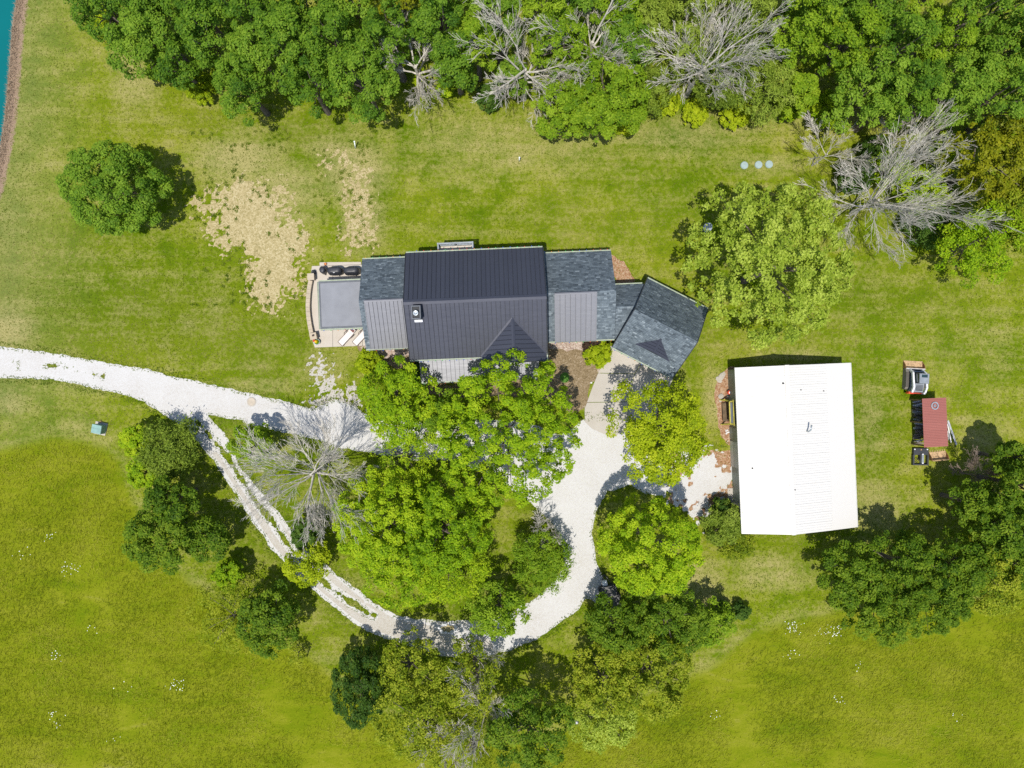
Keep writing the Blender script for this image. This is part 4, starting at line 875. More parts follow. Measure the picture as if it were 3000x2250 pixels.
c = G(737, 1177); cv = thing("access_cover", "round tan access cover set in the gravel drive", "cover", (c[0], c[1], .013)); m = MB(); m.lathe([(.44, 0), (.44, .03), (.40, .05)], n=26); m.obj("ring", "concrete", cv); m = MB(); m.lathe([(.37, .03), (.36, .055), (0, .06)], n=26); m.obj("lid", "cover_tan", cv)
# ring of white rocks beside the lower loop
RR = random.Random(3)
def rock_mesh(r, mat, seed, flat=.6):
    q = random.Random(seed); m = MB(); n = 7
    prof = [(.65, 0), (1.0, .3), (.85, .75), (.35, 1.0)]; vs = []
    for k, (f, z) in enumerate(prof): vs += [(r*f*math.cos(i*2*math.pi/n+k*.3)*q.uniform(.8, 1.15), r*f*math.sin(i*2*math.pi/n+k*.3)*q.uniform(.8, 1.15), r*flat*2*z*q.uniform(.85, 1.1)) for i in range(n)]
    fs = [(k*n+i, k*n+(i+1) % n, (k+1)*n+(i+1) % n, (k+1)*n+i) for k in range(3) for i in range(n)]+[tuple(range(n))[::-1], tuple(range(3*n, 4*n))]
    m.add(vs, fs); return m.mesh("rock", mat)
RK = [rock_mesh(.17, "white_rock", i) for i in range(5)]; RK2 = [rock_mesh(.2, "stone", i+20, .35) for i in range(4)]
ringpos = [(1313+25*math.cos(a)+RR.uniform(-2, 2), 1840+14*math.sin(a)+RR.uniform(-2, 2)) for a in np.linspace(0, 2*math.pi, 25)[:-1]] + [(1352,1828),(1358,1834),(1376,1828),(1382,1829),(1297,1829),(1320,1828)]
for i, (px, py) in enumerate(ringpos):
    c = G(px, py); o = link("rock", RK[i % 5], None, (c[0], c[1], .005), RR.uniform(0, 6)); s = RR.uniform(.6, 1.1); o.scale = (s, s, s*.8)
    tag(o, "white rock of the ring beside the lower gravel loop", "rock", "white rocks ringing a tan patch by the loop")
c = G(1313, 1841); a_, b_ = np.meshgrid(np.arange(-1.1, 1.1, .08), np.arange(-.8, .8, .08), indexing='ij'); S = (a_/.75)**2+(b_/.42)**2-1+.5*fbm(a_, b_, 2.5, 91, 3)
o = struct("sandy_patch", clip_sheet("sandy_patch", np.arange(-1.1, 1.1, .08)+c[0], np.arange(-.8, .8, .08)+c[1], S, .022, "straw_soil"), "tan sandy patch inside the ring of white rocks")
for i, (px, py, s, lb) in enumerate(((2112, 1161, 1.5, "flat pale boulder in the chip bed left of the swing"), (2110, 1174, .8, "smaller pale stone just below the flat boulder"), (2113, 1103, 1.6, "long flat slab stone at the top of the chip bed"), (2106, 1112, 1.3, "low grey stone on the chip bed's upper left rim"), (2134, 1160, 1.0, "angular tan stone above the yellow swing"))):
    c = G(px, py); o = link("rock", RK2[i % 4], None, (c[0], c[1], 0), i*1.3); o.scale = (s, s*(1.6 if i in (2, 3) else 1), s*.6); tag(o, lb, "rock")
for i, (px, py) in enumerate(((2127,1262),(2131,1260),(2130,1267),(2134,1266),(2128,1270))):
    c = G(px, py); o = link("rock", RK[i], None, (c[0], c[1], 0), i); o.scale = (.55, .55, .4); tag(o, "small white stone in the heap below the yellow swing", "rock", "little heap of white stones below the swing")
for i, (px, py, lb) in enumerate(((1732,1121,"small white stone on the mulch near the concrete drive"),)):
    c = G(px, py); o = link("rock", RK[i], None, (c[0], c[1], .006), i); o.scale = (.6, .6, .5); tag(o, lb, "rock")
# timber swing at the barn wall
c = G(2147, 1208, 1.0)
sw = thing("garden_swing", "yellow timber garden swing with a grey canopy by the barn wall", "swing", (c[0]-.15, c[1], 0), TH)
for y in (-1.15, 1.15):
    m = MB(); m.beam((-.75, y, .08), (.45, y, .08), .12, .12); m.beam((-.65, y, .1), (-.1, y*.92, 1.95), .10); m.beam((.4, y, .1), (-.05, y*.92, 1.95), .10); m.obj("side_frame", "yellow_timber", sw)
m = MB(); m.beam((-.08, -1.2, 1.98), (-.08, 1.2, 1.98), .12, .12); m.beam((.42, -1.15, 2.1), (.42, 1.15, 2.1), .10, .08); m.beam((-.36, -1.0, 1.72), (-.36, 1.0, 1.72), .10, .08)
m.beam((-.36, -1.0, 1.72), (.42, -1.15, 2.1), .09); m.beam((-.36, 1.0, 1.72), (.42, 1.15, 2.1), .09); m.obj("canopy_frame", "yellow_timber", sw)
m = MB(); m.slab([(-.31, -.92, 1.72), (.36, -1.04, 2.05), (.36, 1.04, 2.05), (-.31, .92, 1.72)], .02); m.obj("canopy", "canvas_grey", sw)
for i in range(4): m = MB(); m.box(-.62+i*.12, -.52+i*.12, -.85, .85, .42, .45); m.obj("seat_slat", "brown_timber", sw)
m = MB(); m.beam((-.14, -.85, .75), (-.14, .85, .75), .05, .4); m.obj("backrest", "brown_timber", sw)
c = G(2139, 1149.5, .4); bx_ = thing("barrel", "small red and white barrel against the barn wall", "barrel", (c[0], c[1], 0)); m = MB(); m.lathe([(.2, 0), (.23, .25), (.2, .5)], n=14); m.obj("body", "machine_red", bx_, True); m = MB(); m.lathe([(.12, .5), (.12, .53), (0, .54)], (-.03, -.02, 0), 12); m.obj("lid", "machine_white", bx_)
c = G(2133, 1146); m = MB(); m.lathe([(.15, 0), (.18, .12), (.1, .2)], (c[0], c[1], 0), 8); tag(m.obj("bucket_pail", "rubber"), "black pail on the chips beside the red barrel", "pail")
# round turf mat in the mulch bed
c = G(1654.5, 1106); a_ = np.arange(-.6, .6, .06); A_, B_ = np.meshgrid(a_, a_*1.1, indexing='ij'); S = (A_/.44)**2+(B_/.50)**2-1+.12*fbm(A_, B_, 4, 5, 2)
tag(link("turf_mat", clip_sheet("turf_mat", a_+c[0], a_*1.1+c[1], S, .016, "turf_green")), "round bright green turf mat in the brown mulch bed", "mat")
# utility trailer parked under the maple
c = G(1786, 1752, .5)
tl = thing("utility_trailer", "grey utility trailer with a tan tailboard under the green maple", "trailer", (c[0], c[1], 0), math.radians(14))
m = MB(); m.box(-.75, .75, -1.15, 1.2, .42, .50); m.obj("bed", "trailer_bed", tl)
m = MB(); m.box(-.75, .75, -1.24, -1.16, .42, .85); m.obj("tailboard", "tan_board", tl)
for s_ in (-1, 1):
    m = MB(); m.box(s_*.80-.04, s_*.80+.04, -1.15, 1.2, .42, .72); m.obj("side_rail", "dark_steel", tl)
    m = MB(); m.tube([(s_*.86, 0, .28), (s_*1.02, 0, .28)], .28, 14); m.obj("wheel", "rubber", tl)
m = MB(); m.box(-.8, .8, 1.2, 1.28, .42, .95); m.obj("front_board", "dark_steel", tl)
m = MB(); m.beam((-.5, 1.25, .4), (0, 2.3, .4), .08); m.beam((.5, 1.25, .4), (0, 2.3, .4), .08); m.obj("drawbar", "dark_steel", tl)
m = MB(); m.box(-.35, .1, 1.3, 1.75, .42, .8); m.obj("tool_box", "machine_white", tl)
c = G(1689, 2118, .3); m = MB(); m.hexa([(-.22, -.18, 0), (.2, -.2, 0), (.18, .18, 0), (-.2, .2, 0)], [(-.12, -.1, .3), (.1, -.12, .32), (.1, .1, .3), (-.1, .1, .28)]); o = m.obj("stump_block", "grey_board"); o.location = (c[0], c[1], 0); o.rotation_euler = (0, 0, .5); tag(o, "small grey block in the grass below the olive trees", "block")
c = G(2379, 893, .6); m = MB(); n = 20; vs = []; fs = []
for i in range(n):
    a = i*2*math.pi/n
    for k in range(8): b = k*2*math.pi/8; vs.append(((.26+.08*math.cos(b))*math.cos(a), (.26+.08*math.cos(b))*math.sin(a), .08*math.sin(b)))
for i in range(n):
    for k in range(8): fs.append((i*8+k, ((i+1) % n)*8+k, ((i+1) % n)*8+(k+1) % 8, i*8+(k+1) % 8))
m.add(vs, fs); o = m.obj("tyre", "frame_brown", None, True); o.location = (c[0], c[1], .12); o.rotation_euler = (.35, .2, 0); tag(o, "dark brown tyre on the grass at the pale tree's lower right edge", "tyre")

# ------------------------------------------------------------------ trees
def clump_centres(r, R, Rz, rc, dens, low=-0.35, lobes=5):
    K = max(8, int(dens*.88*(R/rc)**2))
    i = np.arange(K)+.5; z = 1-(1-low)*i/K; ph = i*2.399963 + r.random()*6
    d = np.stack([np.sqrt(1-z*z)*np.cos(ph), np.sqrt(1-z*z)*np.sin(ph), z], 1) + r.normal(size=(K, 3))*.14
    d /= np.linalg.norm(d, axis=1)[:, None]
    lb = np.ones(K)
    for _ in range(lobes):
        ax = r.normal(size=3); ax /= np.linalg.norm(ax); lb += r.uniform(-.20, .20)*np.clip((d@ax), 0, 1)**3*1.4
    f = lb*(1-.45*r.random(K)**2.2)
    return d, d*f[:, None]*np.array([R-rc*.55, R-rc*.55, Rz-rc*.4])
def crown_mesh(name, mat, seed, R, Rz, zc, rc=.55, dens=2.4, per=85, size=.27, aspect=.62, low=-.12, up=1.0, rnd=.6, flat=.85, lobes=5, gap=0.0, spiky=0.0, sx=1.0, sy=1.0, rz=0.0):
    r = np.random.default_rng(seed)
    d, c = clump_centres(r, R, Rz, rc, dens, low, lobes)
    if gap > 0: keep = r.random(len(c)) > gap; d, c = d[keep], c[keep]
    inn = r.choice(len(c), len(c)//5); c = np.concatenate([c, c[inn]*r.uniform(.45, .75, (len(inn), 1))]); d = np.concatenate([d, d[inn]])
    K = len(c); rcs = rc*r.uniform(.45, 1.35, K); m = np.maximum(12, (per*(rcs/rc)**2*r.uniform(.75, 1.2, K)).astype(int))
    idx = np.repeat(np.arange(K), m); n = len(idx)
    u = r.normal(size=(n, 3)); u /= np.linalg.norm(u, axis=1)[:, None]; u += d[idx]*.45 + np.array([0, 0, .25]); u /= np.linalg.norm(u, axis=1)[:, None]
    rad = rcs[idx]*(.5+.6*r.random(n)**.7)
    if spiky: rad *= 1+spiky*np.maximum(r.normal(size=n), 0)
    p = c[idx] + u*rad[:, None]*np.array([1, 1, flat])
    V, F, S = cards(p, u, size, r, aspect, .2, up, rnd)
    V[:, 0] *= sx; V[:, 1] *= sy
    if rz: cs, sn = math.cos(rz), math.sin(rz); V[:, :2] = V[:, :2] @ np.array([[cs, sn], [-sn, cs]])
    V[:, 2] += zc; V[:, 2] = np.maximum(V[:, 2], .02)
    v = np.clip(.5 + .15*r.normal(size=K)[idx] + .22*r.normal(size=n), 0, 1)
    me = mesh_np(name, V, F, S, mat, {"v": np.repeat(v, 4)})
    return me, c*np.array([sx, sy, 1])+np.array([0, 0, zc])
def trunk_mesh(R, h, zc, ends, seed, mat="bark"):
    q = random.Random(seed); m = MB(); r0 = .05+.035*h*.5; top = Vector((q.uniform(-.2, .2), q.uniform(-.2, .2), zc*1.05))
    m.tube([(0, 0, -.1), (0, 0, .15*h), top*.6, top], [r0*1.35, r0, r0*.8, r0*.45], 8)
    for e in q.sample(list(range(len(ends))), min(len(ends), 12)):
        e = Vector(ends[e]); s = top*q.uniform(.55, .98); k = s.lerp(e, .5)+Vector((q.uniform(-.2, .2), q.uniform(-.2, .2), q.uniform(0, .3)))
        m.tube([s, k, e], [r0*.4, r0*.25, .02], 5)
    return m.mesh("trunk", mat)
KIND = {
 'wood':   dict(mat="leaf_wood", rc=.55, dens=2.6, per=125, size=.205),
 'woodb':  dict(mat="leaf_wood_bright", rc=.52, dens=2.5, per=125, size=.205),
 'maple':  dict(mat="leaf_maple", rc=.46, dens=2.2, per=100, size=.185, rnd=.7, lobes=8),
 'lime':   dict(mat="leaf_lime", rc=.46, dens=2.2, per=100, size=.18, rnd=.7, lobes=10, spiky=.25),
 'pale':   dict(mat="leaf_pale", rc=.5, gap=.12, dens=2.1, per=80, size=.23, rnd=.9, lobes=9, spiky=.2),
 'olive':  dict(mat="leaf_olive", rc=.44, dens=2.1, per=92, size=.19, rnd=.8, lobes=9, spiky=.2),
 'thin':   dict(mat="leaf_olive", rc=.45, dens=1.5, per=42, size=.2, rnd=.9, lobes=9, spiky=.4, aspect=.4),
 'gold':   dict(mat="leaf_gold", rc=.6, dens=2.3, per=112, size=.235, rnd=.7),
 'cedar':  dict(mat="leaf_cedar", rc=.4, dens=2.6, per=80, size=.27, aspect=.26, rnd=.7, spiky=.5, lobes=9, low=-.2),
 'deep':   dict(mat="leaf_deep", rc=.5, dens=2.8, per=90, size=.2, rnd=.8),
 'shrub':  dict(mat="leaf_shrub", rc=.3, dens=2.6, per=60, size=.17, low=-.1, spiky=.3),
 'bushg':  dict(mat="leaf_maple", rc=.4, dens=2.4, per=70, size=.2, low=-.1, spiky=.2),
 'bushd':  dict(mat="leaf_deep", rc=.38, dens=2.4, per=70, size=.18, low=-.1, spiky=.2),
}
TS = [100]
def tree(px, py, r, h, kind, label, cat="tree", group=None, name="tree", sx=1.0, sy=1.0, rz=0.0, zf=.56, **over):
    TS[0] += 7; zc = h*zf; c = G(px, py, zc); R = r/PPM*(CAM_H-zc)/CAM_H
    k = dict(KIND[kind]); k.update(over); mat = k.pop('mat')
    s = 1.0 if R > 2.2 else max(.62, R/2.2)
    k['rc'] = k['rc']*s
    t = thing(name, label, cat, (c[0], c[1], 0), 0, group)
    me, ends = crown_mesh("crown", mat, TS[0], R, h-zc, zc, sx=sx, sy=sy, rz=rz, **k)
    link("crown" if cat == "tree" else "foliage", me, t); link("trunk" if cat == "tree" else "stem", trunk_mesh(R, h, zc, ends, TS[0]), t); return t
ORD = ["first","second","third","fourth","fifth","sixth","seventh","eighth","ninth","tenth","eleventh","twelfth","thirteenth","fourteenth","fifteenth","sixteenth","seventeenth","eighteenth","nineteenth","twentieth","twenty-first"]
LOOK = {'wood': "dark green broadleaf tree", 'woodb': "bright green broadleaf tree", 'cedar': "olive green cedar", 'gold': "golden-leaved tree", 'olive': "olive green tree"}
K_ = 1.3562
ROWS = {   # x, y, r on a 2212-wide view of the photograph, height, kind
 "front": [(300,105,62,8,'wood'),(395,150,55,8,'wood'),(528,190,66,10,'wood'),(672,188,60,10,'wood'),(790,190,72,11,'wood'),(985,140,62,10,'wood'),(1110,170,42,6,'wood'),(1215,245,62,8,'woodb'),(1310,215,92,9,'woodb'),(1400,200,48,6,'cedar'),(1560,190,62,7,'cedar'),(1650,195,62,7,'cedar'),(1718,205,42,7,'woodb'),(1850,215,72,11,'wood'),(1935,215,70,12,'wood'),(2035,205,72,12,'wood'),(2120,225,62,11,'wood'),(2195,225,60,11,'wood')],
 "second": [(238,35,62,9,'wood'),(345,75,66,10,'wood'),(455,95,66,11,'wood'),(560,115,60,11,'wood'),(635,105,64,12,'wood'),(735,105,68,12,'wood'),(845,95,58,12,'wood'),(950,65,58,12,'wood'),(1030,100,50,11,'woodb'),(1080,60,52,11,'wood'),(1205,110,62,10,'woodb'),(1345,110,60,9,'wood'),(1400,75,42,8,'cedar'),(1475,110,52,8,'cedar'),(1600,100,60,9,'cedar'),(1712,85,66,12,'woodb'),(1815,110,66,12,'woodb'),(1905,120,62,13,'wood'),(2015,105,58,12,'woodb'),(2160,125,74,14,'wood')],
 "back": [(330,0,62,11,'wood'),(430,20,64,12,'wood'),(545,35,70,12,'wood'),(655,30,66,13,'wood'),(765,15,62,13,'wood'),(868,15,58,12,'gold'),(955,-15,58,13,'wood'),(1050,-5,60,12,'wood'),(1170,10,62,12,'woodb'),(1255,-8,55,11,'wood'),(1330,20,62,11,'woodb'),(1400,-10,45,10,'cedar'),(1490,15,52,10,'cedar'),(1610,20,60,11,'cedar'),(1715,-15,62,13,'wood'),(1790,20,66,14,'wood'),(1890,25,64,14,'wood'),(1985,10,60,13,'woodb'),(2075,40,60,14,'wood'),(2160,20,62,14,'wood'),(2235,80,66,14,'wood')],
}
for row, lst in ROWS.items():
    for i, (x, y, r, h, kd) in enumerate(lst):
        tree(x*K_, y*K_, r*K_, h, kd, f"{LOOK[kd]}, {ORD[i]} from the left in the wood's {row} row", group="trees of the wood along the top", dens=KIND[kd]['dens']*.92)
# the wood goes on beyond the frame: shared crowns
protos = [o for o in bpy.data.objects if o.get("group") == "trees of the wood along the top"]
PR = random.Random(5)
for i in range(17):
    src = PR.choice(protos[:50]); x = -44+ (i % 17)*6.0+PR.uniform(-1.5, 1.5); y = 46.0+(i//17)*6.0+PR.uniform(-1.2, 1.2)
    t = src.copy(); COL.objects.link(t); t.location = (x, y, 0); t.rotation_euler = (0, 0, PR.uniform(0, 6.28)); t["label"] = "tree of the wood behind the rows in view"; t["group"] = "trees of the wood out of view"
    for ch in src.children: k = ch.copy(); COL.objects.link(k); k.parent = t
# brush along the wood's edge
for px, py, r, h, kd, lb in ((330,75,42,2.5,'shrub',"yellow-green bush at the wood's upper left edge"),(470,205,40,2.2,'bushg',"low green bush at the wood's edge above the lawn"),(585,255,40,2.4,'shrub',"yellow-green bush in front of the wood's third tree"),(1235,235,30,1.6,'shrub',"small yellow-green bush under the leaning bare tree"),
    (1305,262,30,2,'bushg',"small bush on the lawn's edge right of the leaning bare tree"),(1440,285,45,3,'bushd',"dark low bush at the lawn's edge below the second bare tree"),(1955,305,34,2,'shrub',"yellow-green bush between the bright tree and the big bare tree"),(2035,330,38,2.2,'shrub',"yellow-green bush under the big bare tree's left limbs"),(2150,335,42,2.2,'shrub',"yellow-green bush at the foot of the olive cedars"),(2310,320,42,3,'bushg',"rounded green bush beside the dark gap in the wood"),(1830,360,36,2,'shrub',"light bush at the lower edge of the big bright tree"),(2420,330,50,3.5,'bushg',"leafy bush hanging over the lawn's upper right corner")):
    tree(px, py, r, h, kd, lb, "shrub", "brush along the wood's edge", "bush", zf=.4)

# trees on the right
tree(2905, 480, 135, 10, 'gold', "big golden-green tree at the right edge below the wood")
tree(2850, 715, 125, 8, 'maple', "yellow-green tree below the golden tree at the right edge", rc=.55)
tree(2960, 650, 110, 8, 'gold', "olive-gold tree cut by the right edge", mat="leaf_olive")
for px, py, r, h, kd, lb in ((2600,500,62,4,'bushg',"green bush under the upper limbs of the right bare tree"),(2690,560,75,4.5,'bushg',"green bush in the middle of the right bare tree"),(2760,440,45,4,'bushg',"green bush right of the bare tree's top"),(2500,520,50,3.5,'bushd',"dark bush between the pale tree and the bare tree"),(2720,660,70,4,'bushd',"dark bush under the bare tree's right limbs"),(2560,440,40,3,'bushd',"dark bush at the foot of the wood's right front")):
    tree(px, py, r, h, kd, lb, "shrub", "undergrowth below the right bare tree", "bush", zf=.45)
tree(2268, 782, 228, 13.5, 'pale', "big pale yellow-green tree between garage and septic lids", zf=.55, sx=1.02, sy=1.05)
# left lawn
tree(350, 557, 146, 7.5, 'wood', "round dark green tree standing alone on the left lawn", sx=1.05, sy=.93, lobes=1, zf=.48, dens=3.2)
# left of the loop
tree(500, 1325, 86, 4.5, 'cedar', "feathery green juniper beside the drive fork", mat="leaf_cedar", zf=.45, sx=.95, sy=1.12, spiky=.7)
tree(402, 1287, 50, 4.2, 'maple', "small yellow-green tree against the juniper's left side", rc=.4)
tree(430, 1385, 52, 4, 'maple', "small yellow-green tree at the juniper's lower left", rc=.4)
tree(515, 1455, 70, 7, 'wood', "pointed dark tree just below the juniper", mat="leaf_dark", rc=.5)
tree(480, 1560, 102, 7, 'wood', "dark olive green tree left of the loop, below the pointed one", mat="leaf_dark", rc=.55, lobes=3)
tree(612, 1580, 68, 5, 'wood', "smaller olive tree at the right side of the dark olive tree", mat="leaf_dark")
tree(672, 1680, 48, 3.5, 'maple', "small round green tree alone left of the loop road", rc=.4)
tree(795, 1805, 98, 7, 'wood', "dark green tree casting shade left of the lower loop", mat="leaf_dark")
tree(695, 1800, 128, 4.0, 'thin', "thin see-through tree spreading over the meadow", dens=1.6, per=46)
tree(878, 1915, 30, 1.8, 'thin', "tiny thin sapling below the loop road", per=40)
# the island and the house front
tree(1085, 1060, 38, 2.6, 'shrub', "round yellow-green shrub at the left wing's corner", "shrub", None, "shrub", zf=.45)
tree(1748, 1034, 42, 2.4, 'shrub', "round yellow-green shrub beside the concrete apron", "shrub", None, "shrub", zf=.45)
tree(1733, 1012, 26, 2.0, 'bushd', "dark purple bush behind the round apron shrub", "shrub", None, "shrub", zf=.45, mat="leaf_purple")
tree(1228, 1085, 38, 2.2, 'bushd', "dark bush tucked against the porch's left end", "shrub", None, "shrub", zf=.45)
tree(1165, 1180, 118, 8, 'maple', "green maple before the left wing, left of the house maples", sx=1.0, sy=1.15)
tree(1300, 1215, 70, 7, 'maple', "smaller green tree between the two house maples", mat="leaf_wood_bright")
tree(1480, 1265, 215, 10.5, 'maple', "largest green maple right in front of the porch", sx=1.02, sy=.9)
tree(1190, 1345, 110, 6, 'thin', "thin leafy tree over the drive below the left maple", dens=1.5, per=40, mat="leaf_maple")
tree(1295, 1545, 165, 9.5, 'maple', "broad green tree filling the middle of the island")
tree(1130, 1520, 165, 9, 'maple', "broad green tree on the island's left half")
tree(1180, 1650, 130, 7, 'maple', "green tree on the island's lower edge", per=62)
tree(1320, 1670, 118, 6.5, 'thin', "thin yellow-green tree at the island's lower right", mat="leaf_maple", per=60, dens=2)
tree(905, 1640, 74, 5.5, 'maple', "yellow-green tree overhanging the loop's left bend", mat="leaf_shrub", rc=.5)
tree(745, 1300, 62, 5, 'maple', "bright green tree right of the drive fork", mat="leaf_wood_bright")
tree(900, 1560, 45, 4, 'bushd', "dark small tree below the island's bare tree")
tree(1590, 1640, 84, 5, 'cedar', "twiggy green tree at the island's right side by the gravel", mat="leaf_wood_bright", spiky=.5)
tree(1462, 1785, 90, 6.5, 'olive', "olive green tree at the island's lower tip", mat="leaf_wood_bright")
tree(1930, 1270, 132, 11, 'lime', "lime yellow tree on the drive below the garage", sx=1.05, sy=1.15)
tree(1898, 1590, 152, 11.5, 'maple', "round green maple beside the gravel, left of the barn's end", lobes=7)
tree(2115, 1540, 55, 3.2, 'cedar', "dark feathery bush at the barn's lower left corner", "shrub", None, "bush", zf=.45)
tree(2160, 1590, 50, 2.6, 'cedar', "brownish low bush below the barn's corner", "shrub", None, "bush", zf=.45, mat="leaf_olive", per=40)
tree(2115, 1485, 30, 2.2, 'bushd', "small dark bush by the barn's concrete pad", "shrub", None, "bush", zf=.45)
# bottom middle
tree(1055, 2010, 92, 4.5, 'deep', "dark dense oval thicket at the meadow below the loop", sx=.88, sy=1.28, lobes=2, rc=.4, size=.17, spiky=0)
tree(1205, 1950, 98, 7, 'olive', "loose yellow-olive tree right of the dark thicket", gap=.2)
tree(1240, 2110, 135, 8, 'olive', "loose olive tree at the bottom edge with bare limbs", per=52)
tree(1385, 1975, 112, 7.5, 'olive', "yellow-olive tree over the loop's bottom bend", per=46, gap=.25)
tree(1385, 2170, 100, 7, 'thin', "thin twiggy tree at the bottom edge", per=46)
tree(1548, 2125, 125, 9.5, 'wood', "dark green tree at the bottom edge with lighter tips", mat="leaf_dark", rc=.6)
tree(1800, 1830, 92, 7, 'olive', "dark olive tree below the round maple, nearest the gravel", mat="leaf_dark", per=110)
tree(1955, 1800, 112, 7.5, 'olive', "dark olive tree below the round maple, to its right", mat="leaf_dark", per=110)
tree(2070, 1830, 72, 5, 'olive', "small olive tree at the right end of the olive clump", mat="leaf_wood_bright")
tree(1760, 1990, 100, 6, 'olive', "light olive tree at the left of the olive clump's lower half", per=70)
tree(1900, 1960, 130, 7, 'olive', "wide olive tree in the middle of the olive clump")
tree(1770, 2110, 100, 5, 'olive', "light olive tree at the olive clump's bottom end", mat="leaf_pale", per=60)
tree(2115, 1795, 32, 2.2, 'bushd', "dark bush at the clump's right, left of the twiggy one", "shrub", None, "bush", zf=.45)
tree(2168, 1790, 24, 1.8, 'bushd', "small twiggy bush standing alone right of the clump", "shrub", None, "bush", zf=.45)
# bottom right
tree(2490, 1680, 95, 7, 'wood', "dark green tree at the left of the lower right grove", mat="leaf_dark")
tree(2580, 1770, 112, 7.5, 'olive', "olive green tree at the lower right grove's bottom left", mat="leaf_dark", per=105)
tree(2640, 1650, 110, 8, 'olive', "olive green tree in the middle of the lower right grove", mat="leaf_dark", per=105)
tree(2745, 1770, 90, 7, 'olive', "olive green tree at the grove's bottom middle", mat="leaf_dark", per=105)
tree(2780, 1660, 110, 8, 'olive', "olive green tree in the grove's right half", mat="leaf_dark", per=105)
tree(2890, 1690, 110, 7, 'olive', "yellow-olive tree at the grove's right end")
tree(2980, 1640, 100, 8, 'olive', "olive tree cut by the right edge in the lower grove", mat="leaf_dark", per=105)
tree(2920, 1530, 115, 9.5, 'wood', "dark tree above the lower grove near the right edge", mat="leaf_dark")
tree(2840, 1470, 70, 7, 'wood', "dark tree beside the brown bare shrub", mat="leaf_dark")
tree(2985, 1420, 85, 9, 'wood', "dark tree at the right edge above the grove", mat="leaf_dark")
tree(2950, 1340, 55, 7, 'wood', "small dark tree right of the brown bare shrub", mat="leaf_dark")

# ------------------------------------------------------------------ bare trees
def bare(px, py, r, h, label, seed, mat="bare_bark", limbs=8, depth=3, lean=(0, 0), zf=.6, spread=1.0, name="bare_tree", cat="tree", thin=1.0, lowfrac=.3):
    q = random.Random(seed); zc = h*zf; c = G(px, py, zc); R = r/PPM*(CAM_H-zc)/CAM_H
    t = thing(name, label, cat, (c[0]-lean[0], c[1]-lean[1], 0), 0, "bare grey trees" if cat == "tree" else None)
    r0 = (.012*h+.03)*thin; tb = MB(); top = Vector((lean[0]*.6, lean[1]*.6, h*lowfrac*1.5))
    tb.tube([(0, 0, -.1), top*.4+Vector((q.uniform(-.1, .1), q.uniform(-.1, .1), 0)), top], [r0*1.4, r0, r0*.7], 7); link("trunk", tb.mesh("trunk", mat), t)
    m = MB()
    def grow(p, d, L, rad, lev):
        n = (5, 4, 2, 2)[lev]; pts = [p]; dd = d.copy(); rs = [rad]
        for i in range(n):
            dd = (dd + Vector((q.gauss(0, .10), q.gauss(0, .10), q.gauss(.02, .07)))).normalized(); pts.append(pts[-1]+dd*L/n); rs.append(max(.011, rad*(1-.8*(i+1)/n)))
        m.tube(pts, rs, 5 if lev == 0 else 3, False)
        if lev >= depth: return
        kids = (9, 6, 4, 3)[lev]
        for k in range(kids):
            f = .2+.8*(k+q.random())/kids; i = min(int(f*n), n-1); a = pts[i].lerp(pts[i+1], f*n-i); dl = (pts[i+1]-pts[i]).normalized()
            side = dl.cross(Vector((q.gauss(0, 1), q.gauss(0, 1), q.gauss(0, 1)))).normalized()
            nd = (dl + side*q.uniform(.25, .65)).normalized(); grow(a, nd, L*q.uniform(.36, .62)*(1.15-.45*f), max(.012, rad*(1-.75*f)*.5), lev+1)
    for i in range(limbs):
        a = i*2.39996+q.uniform(-.3, .3); el = q.uniform(.25, 1.15)/spread; f = q.uniform(.5, 1.0)
        d = Vector((math.cos(a)*math.cos(el), math.sin(a)*math.cos(el), math.sin(el)))
        L = min(R*.95/max(math.cos(el), .35), (h-top.z*f)/max(math.sin(el), .3))*q.uniform(.7, 1.08)
        grow(top*f, (d+Vector((lean[0], lean[1], 0))*.08).normalized(), L, r0*(.30+.25*q.random()), 0)
    link("branches", m.mesh("branches", mat), t); return t
bare(1208, 165, 115, 12.5, "narrow leaning bare tree at the wood's edge, leftmost bare one", 1, limbs=12, spread=1.2)
bare(1540, 170, 130, 13.5, "bare grey tree drooping over the lawn, second from the left", 2, limbs=13)
bare(1745, 85, 130, 14, "bare grey tree deep in the wood, third from the left", 3, limbs=12)
bare(2080, 165, 165, 13, "largest bare tree in the wood, above the olive cedars", 4, limbs=14)
bare(2790, 130, 60, 10, "small bare tree in a dark gap at the wood's right", 5, limbs=6, mat="brown_bark", depth=2)
bare(2585, 580, 212, 11, "huge spreading bare tree right of the pale leafy tree", 6, limbs=13, zf=.5)
bare(2440, 440, 90, 7, "fine bare sapling by the septic lids", 7, limbs=6, thin=.6)
bare(900, 1395, 155, 10.5, "wide bare tree beside the left loop road", 8, limbs=18, zf=.55)
bare(1590, 1565, 50, 5, "bare twigs above the twiggy green island tree", 9, limbs=7, thin=.5)
bare(2868, 1395, 72, 5, "brown bare shrub beside the dark lower right trees", 10, mat="brown_bark", limbs=10, thin=.6, zf=.5)
bare(1420, 2110, 95, 9, "bare branches between the olive and dark bottom trees", 11, limbs=7, thin=.8)
bare(1290, 2200, 90, 8, "bare branches at the bottom edge in the olive tree", 12, limbs=7, thin=.7)
bare(1400, 1960, 70, 8, "bare twigs in the yellow-olive tree at the loop's bend", 13, limbs=6, thin=.6, depth=2)
bare(2650, 395, 85, 8, "bare grey tree just below the wood at the right", 14, limbs=7, thin=.7)

